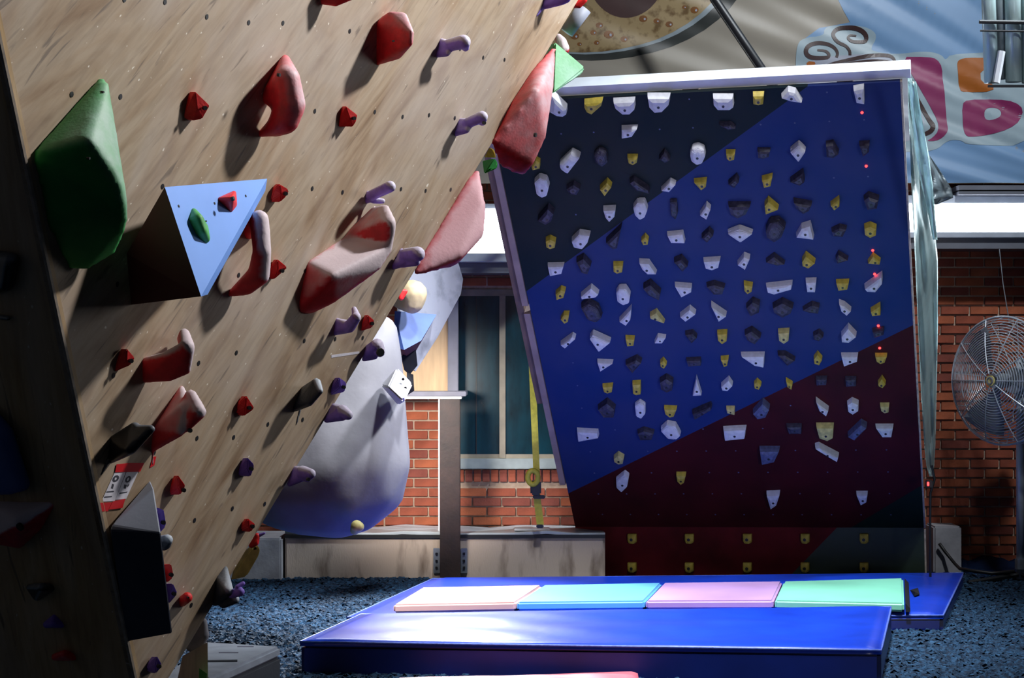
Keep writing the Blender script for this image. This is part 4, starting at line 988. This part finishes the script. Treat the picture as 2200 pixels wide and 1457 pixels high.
chip('small red foothold right of the red and white horn jug', [(577, 598), (585, 570), (597, 557), (619, 575), (600, 590), (590, 600)], 0.045)
whold('large chalk-white and red crescent jug in middle of wall', 'pink',
      [[(664, 568, 0, 9), (646, 650, 0, 9), (648, 664, 0, 10), (664, 668, 0.0, 9), (715, 645, .05, 8), (742, 514, 0, 7), (808, 572, .11, 12), (715, 592, .07, 8), (832, 535, .12, 12), (780, 565, .10, 8)],
       [(742, 514, 0, 7), (758, 494, 0, 6), (832, 535, .12, 12), (838, 480, .125, 15), (828, 446, .09, 9), (804, 448, .02, 6)]], group=GR, smooth=4)
whold('purple ragged hold between crescent jug and panel edge', 'purple', [[(846, 572, 0, 8), (862, 542, 0, 9), (880, 556, .04, 13)], [(872, 548, .03, 15), (897, 546, .07, 17)], [(864, 568, .02, 8), (894, 562, .06, 10)]], group=GP, smooth=2)
whold('long pinkish chalked sloper sticking out at right panel edge', 'pinkred',
      [[(1024, 370, .0, 8), (1004, 392, 0, 6), (958, 470, 0, 6), (908, 552, 0, 6), (892, 588, 0, 6), (1034, 440, .06, 10), (1030, 500, .08, 12), (988, 546, .07, 10), (975, 568, .05, 6)]], group=GR, smooth=4)
whold('largest red rough sloper overlapping the training board', 'red',
      [[(1190, 104, .0, 6), (1150, 146, 0, 5), (1102, 220, 0, 5), (1058, 306, 0, 5), (1078, 355, .0, 6), (1182, 184, .06, 8), (1166, 292, .09, 8), (1140, 350, .07, 8), (1122, 372, .04, 8), (1150, 200, .07, 10)]], group=GR, smooth=3, bolts=((1150, 290, .125, 5),))
whold('purple cupped hold below crescent jug', 'purple', [[(720, 714, 0, 7), (724, 690, 0, 7), (750, 702, .04, 14)], [(750, 702, .04, 14), (765, 682, .07, 11)], [(766, 682, .07, 10), (761, 664, .05, 6)]], group=GP, smooth=2)
chip('small red foothold right of the purple cupped hold', [(775, 712), (780, 692), (790, 676), (806, 690), (800, 704)], 0.04)
whold('purple hold with ringed bolt on panel edge before grey bulge', 'purple', [[(782, 772, 0, 5), (790, 748, 0, 7), (808, 743, .04, 14), (805, 766, .03, 7)], [(810, 742, .04, 15), (816, 756, .05, 12)]], group=GP, smooth=2, bolts=((817, 757, 0.075, 9, CAMN),))
chip('dark red triangular foothold left of curled red jug', [(245, 800), (258, 770), (273, 749), (291, 770), (280, 785)], 0.04)
whold('red jug with chalk-white curled rim, lower left', 'pink',
      [[(310, 776, 0, 8), (311, 815, 0, 8), (360, 768, .05, 14), (365, 812, .05, 8)], [(360, 768, .05, 15), (402, 748, .09, 17), (400, 795, .08, 10), (365, 812, .05, 8)], [(402, 746, .09, 17), (396, 717, .05, 12), (388, 728, .02, 8)]], group=GR)
whold('red hold with white chalked lobe and a thin drip below', 'pink',
      [[(390, 834, 0, 7), (333, 925, 0, 8), (328, 965, 0, 7), (400, 880, .06, 18), (385, 930, .06, 10)], [(410, 850, .06, 14), (426, 885, .09, 18), (400, 922, .07, 8), (395, 880, .05, 14)], [(330, 960, 0, 5), (326, 1000, 0, 4)]], group=GR, bolts=((408, 925, 0.085, 5, CAMN),))
whold('glossy black pointed hold above the red taped tag', 'black', [[(240, 945, 0, 8), (236, 990, 0, 8), (290, 918, .05, 12), (280, 962, .05, 16)], [(290, 928, .05, 16), (325, 922, .09, 9), (280, 962, .05, 16)], [(234, 985, 0, 7), (217, 1020, 0, 3)]])
chip('small red foothold right of the red and white lobed hold', [(507, 889), (513, 866), (530, 850), (548, 878), (525, 894)], 0.045)
chip('small red foothold with bolt hole above grey wedge volume', [(363, 1063), (370, 1040), (383, 1021), (400, 1045), (388, 1063)], 0.045, bolt=(391, 1052))
chip('small purple foothold right of centre on lower plywood', [(511, 1021), (518, 1003), (532, 983), (548, 1000), (539, 1024)], 0.045, 'purplec', GP)
whold('purple rounded hold on panel edge over grey bulge base', 'purple', [[(622, 1040, 0, 6), (634, 1010, 0, 9), (655, 1018, .04, 15)], [(650, 1015, .04, 15), (668, 1018, .07, 11), (660, 1030, .05, 7)]], group=GP, smooth=2, bolts=((662, 1030, .075, 4, CAMN),))
whold('purple smooth knob hold under the striped black hold', 'purple', [[(702, 902, 0, 7), (716, 876, 0, 10), (735, 888, .04, 17)], [(735, 885, .04, 16), (748, 892, .06, 11)]], group=GP, smooth=2)
chip('small purple foothold next to the black and white hold', [(708, 850), (716, 830), (729, 811), (746, 823), (741, 842)], 0.04, 'purplec', GP)
whold('black and chalk-white striped hold on lower right plywood', 'bw', [[(632, 880, 0, 6), (652, 838, 0, 8), (680, 822, .06, 10), (687, 840, .08, 8), (664, 864, .05, 10)], [(644, 880, 0, 4), (636, 912, 0, 3)]])
chip('small red foothold near right edge low on plywood', [(516, 1140), (522, 1125), (533, 1114), (551, 1128), (540, 1143)], 0.04)
chip('tiny purple foothold at top beside grey wedge volume', [(325, 1130), (334, 1090), (352, 1095), (358, 1130), (345, 1144), (333, 1140)], 0.05, 'purplec', GP)
whold('pale blue-grey rounded hold half hidden by grey wedge volume', 'bw', [[(340, 1165, 0, 14), (352, 1168, .03, 16), (360, 1160, .04, 12)]])
chip('small red block foothold half hidden by grey wedge volume', [(345, 1250), (348, 1214), (368, 1212), (374, 1240), (360, 1252)], 0.05)
chip('purple block foothold under red block beside grey wedge', [(350, 1290), (354, 1255), (372, 1254), (382, 1276), (364, 1297)], 0.05, 'purplec', GP)
whold('small round red button hold near foot of wall', 'redc', [[(392, 1292, 0, 12), (402, 1284, .02, 12)]], group=GR, chalk=False, bolts=((404, 1284, 0.04, 2, CAMN),))
whold('black and white hold with lilac tip at foot of plywood edge', 'bw', [[(462, 1295, 0, 8), (470, 1245, 0, 10), (484, 1222, 0, 6), (490, 1270, .05, 12)], [(480, 1298, .02, 10), (505, 1288, .06, 10)]],
      parts=(('lilac_tip', 'purple', [[(498, 1276, .07, 10), (516, 1272, .10, 10)], [(510, 1262, .09, 6), (522, 1254, .1, 5)]]),))
chip('purple foothold at very bottom of plywood', [(313, 1440), (322, 1424), (338, 1410), (349, 1430), (336, 1447)], 0.045, 'purplec', GP)

# blue triangular volume (bright top face, dark red lower faces) with two holds on it
vA, vB, vC = P(354, 402, 0.10), P(574, 384, 0.0), P(432, 637, 0.24)
vB2, vC2 = P(570, 410, 0.0), P(446, 633, 0.21)
vD, vE = P(282, 655, 0.0), P(272, 545, 0.0)
vG = P(430, 560, 0.0)
bm = hull([vA, vB, vB2, vC, vC2, vD, vE, vG])
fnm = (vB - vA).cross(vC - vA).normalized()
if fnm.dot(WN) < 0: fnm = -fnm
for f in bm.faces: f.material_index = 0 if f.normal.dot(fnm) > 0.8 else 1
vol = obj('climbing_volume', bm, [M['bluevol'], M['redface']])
prop(vol, 'large triangular volume, pale blue face and dark red sides, on plywood', 'climbing volume')
def Vf(px, py, h=0.0): return onpl(px, py, vA, fnm, h)
whold('red hold bolted on the pale blue triangular volume', 'redc', [[(470, 428, 0, 4), (503, 414, 0, 5), (505, 440, 0, 5), (496, 453, 0, 4), (497, 428, .035, 6)]], fn=Vf, nrm=fnm, group=GR, chalk=False, bolts=((500, 427, .05, 5),), smooth=2)
whold('bright green oval hold on the pale blue triangular volume', 'grass', [[(416, 455, 0, 8), (412, 475, 0, 10), (425, 500, 0, 10), (440, 512, 0, 12), (438, 490, 0, 10), (425, 470, .02, 12), (435, 495, .02, 10)]], fn=Vf, nrm=fnm, chalk=False, bolts=((441, 476, .022, 2),), smooth=2)
for q in ((384, 443), (461, 437), (528, 421)):
    p = Vf(*q, 0.0005); o = obj('bolt_hole', disc(p, fnm, 0.004, 0.001), M['hole'], vol)

# grey wedge volume, lower left
wv = [P(240, 1128, 0.02), P(322, 1032, 0.0), P(345, 1145, 0.15), P(236, 1140, 0.02), P(370, 1362, 0.15), P(272, 1380, 0.0), P(330, 1050, 0.05), P(345, 1250, 0.0)]
bm = hull(wv)
bmesh.ops.bevel(bm, geom=bm.edges[:], offset=0.003, segments=1, affect='EDGES')
wn = (wv[1] - wv[0]).cross(wv[2] - wv[0]).normalized()
if wn.z < 0: wn = -wn
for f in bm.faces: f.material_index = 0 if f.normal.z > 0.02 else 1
wed = prop(obj('climbing_volume', bm, [M['greyvol'], M['grey_shaded']]), 'long grey wedge volume low on left edge of plywood', 'climbing volume')
p = onpl(297, 1100, wv[0], wn, 0.001); obj('bolt', disc(p, wn, 0.006, 0.004), M['bolt'], wed)
# taped paper tag
def flatq(name, px, m, parent, h): 
    pts = [P(x, y, h) for x, y in px]; return obj(name, prism(pts, [p - WN * 0.0008 for p in pts]), m, parent)
tg = empty('paper_tag', P(215, 1095), 'white paper tag held by red tape between black hold and grey wedge', 'paper tag')
def k7(*pts): return [(200 + x / 7.286, 960 + y / 7.286) for x, y in pts]
flatq('paper_strip', k7((345, 390), (515, 390), (340, 850), (130, 860)), M['paper'], tg, 0.0015)
flatq('paper_strip', k7((525, 390), (710, 390), (520, 815), (350, 830)), M['paper'], tg, 0.0015)
flatq('red_tape', k7((370, 275), (560, 255), (800, 255), (740, 390), (345, 402)), M['tape'], tg, 0.0028)
flatq('red_tape', k7((90, 880), (300, 870), (235, 1010), (125, 1015)), M['tape'], tg, 0.0028)
flatq('red_tape', k7((310, 855), (505, 815), (460, 960), (245, 985)), M['tape'], tg, 0.0036)
def inkring(cx, cy, rx, ry, w):
    n = 16; bm = bmesh.new(); o_ = []; i_ = []
    for k in range(n):
        a = 2 * pi * k / n
        o_.append(bm.verts.new(P(*k7((cx + rx * cos(a) - 0.35 * ry * sin(a), cy + ry * sin(a)))[0], 0.0019)))
        i_.append(bm.verts.new(P(*k7((cx + (rx - w) * cos(a) - 0.35 * (ry - w) * sin(a), cy + (ry - w) * sin(a)))[0], 0.0019)))
    for k in range(n): bm.faces.new((o_[k], o_[(k + 1) % n], i_[(k + 1) % n], i_[k]))
    return bm
obj('written_mark', inkring(355, 500, 48, 55, 32), M['ink'], tg); obj('written_mark', inkring(548, 510, 42, 52, 26), M['ink'], tg)
for q in (((300, 580), (330, 590), (310, 660), (280, 650)), ((490, 590), (530, 600), (510, 660), (480, 650)), ((540, 600), (570, 580), (560, 610), (535, 640)), ((215, 700), (330, 690), (320, 710), (205, 720)), ((420, 720), (540, 700), (530, 720), (410, 740)), ((180, 780), (300, 770), (290, 790), (170, 800))):
    flatq('written_mark', k7(*q), M['ink'], tg, 0.0019)
flatq('red_tape', k7((940, 160), (990, 150), (960, 290), (890, 330)), M['tape'], tg, 0.002)
tl = flatq('tape_streak', [(712, 763), (772, 755), (772, 760), (712, 769)], M['paper'], None, 0.001)
prop(tl, 'thin strip of pale tape on plywood near grey bulge', 'tape')

# dark side: holds in deep shade
whold('blue hold on dark shaded side of plywood wall', 'bluevol2', [[(-20, 880, .02, 10), (10, 930, .03, 20), (50, 1040, .03, 16), (20, 1050, .02, 14), (-30, 1050, .02, 14)]], fn=S, nrm=SN, chalk=False)
whold('pinkish red hold with large bolt hole on dark side', 'pink', [[(-10, 1090, .0, 16), (110, 1085, 0, 8), (80, 1130, .02, 12), (40, 1165, .02, 14), (-10, 1150, .02, 20), (45, 1120, .05, 22)]], fn=S, nrm=SN, bolts=((43, 1132, .075, 9),))
whold('black rounded hold at left edge on dark side', 'black', [[(-20, 550, 0, 16), (25, 560, .02, 18), (15, 610, .02, 16), (-20, 620, 0, 16)]], fn=S, nrm=SN)
whold('dark grey flat hold low on dark side', 'black', [[(64, 1262, 0, 8), (112, 1262, 0, 8), (80, 1282, 0, 10), (90, 1262, .03, 10)]], fn=S, nrm=SN)
whold('purple flat hold low on dark side', 'purplec', [[(100, 1342, 0, 8), (132, 1342, 0, 8), (118, 1325, 0, 6), (116, 1340, .02, 8)]], fn=S, nrm=SN)
whold('dark red flat hold at bottom of dark side', 'redc', [[(118, 1412, 0, 8), (158, 1412, 0, 8), (140, 1404, 0.02, 8)]], fn=S, nrm=SN)
whold('thin black hold at left edge on dark side', 'black', [[(-10, 680, 0, 6), (18, 684, 0.01, 5)]], fn=S, nrm=SN)

# ------------------------------------------------------------------ things beyond the plywood edge
def D(y0): return lambda x, y, h=0.0: at(x, y, y0 + h)
FY = Vector((0, -1, 0)); ZU = Vector((0, 0, 1))
bul = whold('huge smooth grey bulge volume hanging behind the plywood edge', 'boulder',
      [[(728, 1000, 0, 160), (795, 770, 0.0, 72), (832, 700, 0, 22), (640, 1010, 0, 140), (560, 900, 0.4, 150), (640, 760, .4, 120)]], fn=D(10.2), nrm=FY, up=ZU, name='grey_bulge', cat='climbing volume', smooth=6, chalk=False, vox=0.03)
for x_ in (560, 640):
    a_ = at(x_, 800, 10.5); hg = obj('hanger_beam', box2(a_.x - .05, a_.x + .05, 10.45, 10.55, a_.z - 0.1, 8.6), M['blackm'], bul)
wq = [at(x, y, d) for x, y, d in ((853, 790, 9.80), (887, 825, 9.76), (868, 865, 9.68), (833, 832, 9.72))]
wb = [at(x, y, 9.98) for x, y in ((850, 795), (880, 830), (856, 872), (818, 828))]
bm = hull(wq + wb); bmesh.ops.bevel(bm, geom=bm.edges[:], offset=0.008, segments=3, affect='EDGES')
whh = empty('climbing_hold', at(850, 830, 9.86), 'white square hold with two bolts on the grey bulge', 'climbing hold'); obj('body', bm, M['white'], whh)
for q in ((866, 815), (871, 834)): obj('bolt', disc(at(*q, 9.738), FY, 0.007, 0.004), M['hole'], whh)
bm = hull([at(x, y, 9.95) for x, y in ((874, 800), (888, 805), (890, 840), (874, 850))] + [at(880, 825, 10.1)])
prop(obj('climbing_hold', bm, M['black']), 'black hold peeking from behind the white square hold', 'climbing hold')
whold('small yellow knob hold under the grey bulge', 'dirty', [[(762, 1140, 0.1, 10), (766, 1130, 0, 13), (772, 1132, 0, 11)]], fn=D(9.75), nrm=FY, up=ZU, chalk=False)
# grey panel with volume and cream hold
GY = 11.6
gp = [(868, 585), (985, 566), (995, 600), (990, 632), (940, 725), (893, 798), (868, 780), (850, 700)]
fr = [at(x, y, GY + (x - 930) * 0.003) for x, y in gp]
prop(obj('grey_climbing_panel', prism(fr, [p + Vector((-0.01, 0.06, 0)) for p in fr]), M['greypanel']), 'angled grey climbing panel with scuffs beside plywood board and window', 'climbing panel')
bm = hull([at(848, 668, 11.3), at(938, 676, 11.48), at(905, 732, 11.3), at(868, 752, 11.2), at(845, 745, 11.25), at(870, 700, 11.62), at(930, 690, 11.6), at(880, 780, 11.6), at(850, 765, 11.5)])
for f in bm.faces: f.material_index = 0
for f in bm.faces:
    if f.normal.z < -0.35: f.material_index = 1
dusty = prop(obj('climbing_volume', bm, [M['bluevol2'], M['redface']]), 'dusty blue volume with dark red underside below cream hold', 'climbing volume')
bm = hull([at(x, y, d) for x, y, d in ((862, 768, 11.36), (893, 745, 11.4), (897, 785, 11.45), (880, 806, 11.4), (868, 795, 11.38), (880, 770, 11.56), (878, 742, 11.4))])
obj('black_wedge', bm, M['black'], dusty)['label'] = 'black wedge'
whold('smooth cream egg-shaped hold at plywood edge', 'cream', [[(888, 632, 0, 31), (886, 650, 0, 25), (858, 650, .12, 14), (870, 625, .1, 22)]], fn=D(11.2), nrm=FY, up=ZU, chalk=False, smooth=4)
whold('small dark red hold in front of cream egg hold', 'redc', [[(862, 640, 0, 6), (872, 626, 0, 4), (860, 625, 0, 5)]], fn=D(10.9), nrm=FY, up=ZU, chalk=False, group=None)
# top right of the plywood edge
EY = 8.2
bm = tube([at(1218, 70, EY), at(1255, 18, EY)], [pxr(at(0, 0, EY), 15), pxr(at(0, 0, EY), 17)], 14)
bmesh.ops.bevel(bm, geom=[e for e in bm.edges if e.calc_face_angle(0) > 1], offset=0.008, segments=2, affect='EDGES')
prop(obj('climbing_hold', bm, M['greyvol'], smooth=True), 'grey cylindrical hold jutting past top edge of plywood', 'climbing hold')
whold('crimson hold tip above the grey cylindrical hold', 'redc', [[(1236, 10, 0, 8), (1255, 0, 0, 7), (1245, 14, 0, 4)]], fn=D(8.0), nrm=FY, up=ZU, chalk=False)
whold('coral red rounded hold behind the mint green volume', 'pink', [[(1206, 90, 0, 12), (1210, 105, 0, 14), (1200, 80, 0, 8)]], fn=D(8.5), nrm=FY, up=ZU)
bm = hull([at(x, y, d) for x, y, d in ((1192, 90, 8.1), (1258, 146, 8.15), (1250, 160, 8.15), (1188, 202, 8.05), (1160, 200, 8.1), (1190, 140, 8.4), (1165, 100, 8.4))])
bmesh.ops.bevel(bm, geom=bm.edges[:], offset=0.006, segments=2, affect='EDGES')
prop(obj('climbing_volume', bm, M['mint']), 'mint green angular volume jutting past plywood edge near top', 'climbing volume')
bm = hull([at(x, y, d) for x, y, d in ((1052, 316, 7.9), (1062, 322, 7.9), (1066, 340, 7.9), (1040, 338, 8.0), (1050, 330, 8.1))])
lem = empty('climbing_hold', at(1050, 372, 7.95), 'yellow and green hold behind large red sloper at edge', 'climbing hold')
bmesh.ops.bevel(bm, geom=bm.edges[:], offset=0.003, segments=2, affect='EDGES'); obj('yellow_cap', bm, M['yellow'], lem)
bm = hull([at(x, y, d) for x, y, d in ((1036, 345, 8.0), (1062, 339, 7.9), (1070, 350, 7.9), (1068, 362, 7.9), (1040, 374, 7.9), (1045, 360, 8.1))])
bmesh.ops.bevel(bm, geom=bm.edges[:], offset=0.004, segments=2, affect='EDGES'); obj('green_base', bm, M['green'], lem)
# bottom: olive yellow hold and red tip, stone-like base
EB = 6.9
bm = hull([at(x, y, d) for x, y, d in ((548, 1165, EB), (560, 1180, EB), (556, 1195, EB), (530, 1240, EB), (495, 1248, EB), (505, 1205, EB + .1), (530, 1180, EB + .1))])
bmesh.ops.bevel(bm, geom=bm.edges[:], offset=0.004, segments=2, affect='EDGES')
prop(obj('climbing_hold', bm, M['dirty']), 'olive yellow flat hold behind lower plywood edge', 'climbing hold')
whold('crimson hold with lilac tip on lower plywood edge', 'redc', [[(548, 1165, 0, 9), (552, 1152, 0, 7), (540, 1172, 0, 6)]], fn=D(6.75), nrm=FY, up=ZU, chalk=False,
      parts=(('lilac_tip', 'purple', [[(558, 1150, 0, 4), (568, 1146, 0, 2.5)]]),))
bs = empty('plywood_plinth', Vector((at(420, 1457, 6.7).x, 6.7, 0)), 'pale plywood foot under the plywood prow at bottom', 'wall base')
bm = hull([at(x, y, d) for x, y, d in ((446, 1380, 6.75), (448, 1540, 6.75), (360, 1560, 6.75), (392, 1410, 6.75), (446, 1380, 7.3), (448, 1540, 7.3), (370, 1560, 7.3), (392, 1410, 7.3))])
obj('side_board', bm, M['paleply'], bs)
q = [[(at(438, 1335, 6.8), 0.012), (at(440, 1365, 6.8), 0.016), (at(405, 1390, 6.8), 0.012), (at(410, 1345, 6.85), 0.012), (at(425, 1410, 6.8), 0.008)]]
link('grey_bulge', blob_mesh(q, None, 3), M['greypanel'], bs, smooth=True)
bm = hull([at(x, y, d) for x, y, d in ((428, 1436, 6.7), (445, 1448, 6.7), (442, 1470, 6.7), (427, 1470, 6.7), (436, 1455, 6.76))])
prop(obj('climbing_hold', bm, M['grass']), 'small bright green hold at bottom of pale wall foot', 'climbing hold')

# ------------------------------------------------------------------ rubber chips on the floor
def chips(regions, seed=11):
    rg = random.Random(seed); V = []; Fc = []
    for (x0f, x1f, y0, y1, n) in regions:
        for _ in range(n):
            y = y0 + (y1 - y0) * rg.random(); x = x0f(y) + (x1f(y) - x0f(y)) * rg.random()
            s = rg.uniform(0.008, 0.021); z = rg.uniform(0.0, 0.016)
            a = rg.uniform(0, 6.28); t = rg.uniform(-.9, .9)
            ux, uy, uz = cos(a) * s * 1.5, sin(a) * s * 1.5, t * s
            wx, wy, wz = -sin(a) * s * .7, cos(a) * s * .7, rg.uniform(-.5, .5) * s
            i = len(V)
            V += [(x - ux - wx, y - uy - wy, z - uz - wz), (x + ux - wx, y + uy - wy, z + uz - wz), (x + ux * .8 + wx, y + uy * .8 + wy, z + uz + wz), (x - ux + wx, y - uy + wy, z - uz + wz), (x, y, z + s * .9), ]
            Fc += [(i, i + 1, i + 4), (i + 1, i + 2, i + 4), (i + 2, i + 3, i + 4), (i + 3, i, i + 4)]
    me = bpy.data.meshes.new('chips'); me.from_pydata(V, [], Fc); me.update()
    return me
me = chips([(lambda y: -0.62 * y / 4.2 - 0.35, lambda y: -0.35 * y / 4.2 + 0.55, 9.0, 13.6, 46000),
            (lambda y: 1.75 * y / 10.5, lambda y: 0.28 * y, 9.0, 14.0, 36000),
            (lambda y: -1.2, lambda y: 2.2, 8.8, 9.9, 6000)])
mul = link('rubber_mulch', me, M['chip'], None, origin=(0, 11, 0)); prop(mul, 'loose shredded blue rubber chips covering the hall floor', 'rubber chips', kind='stuff')
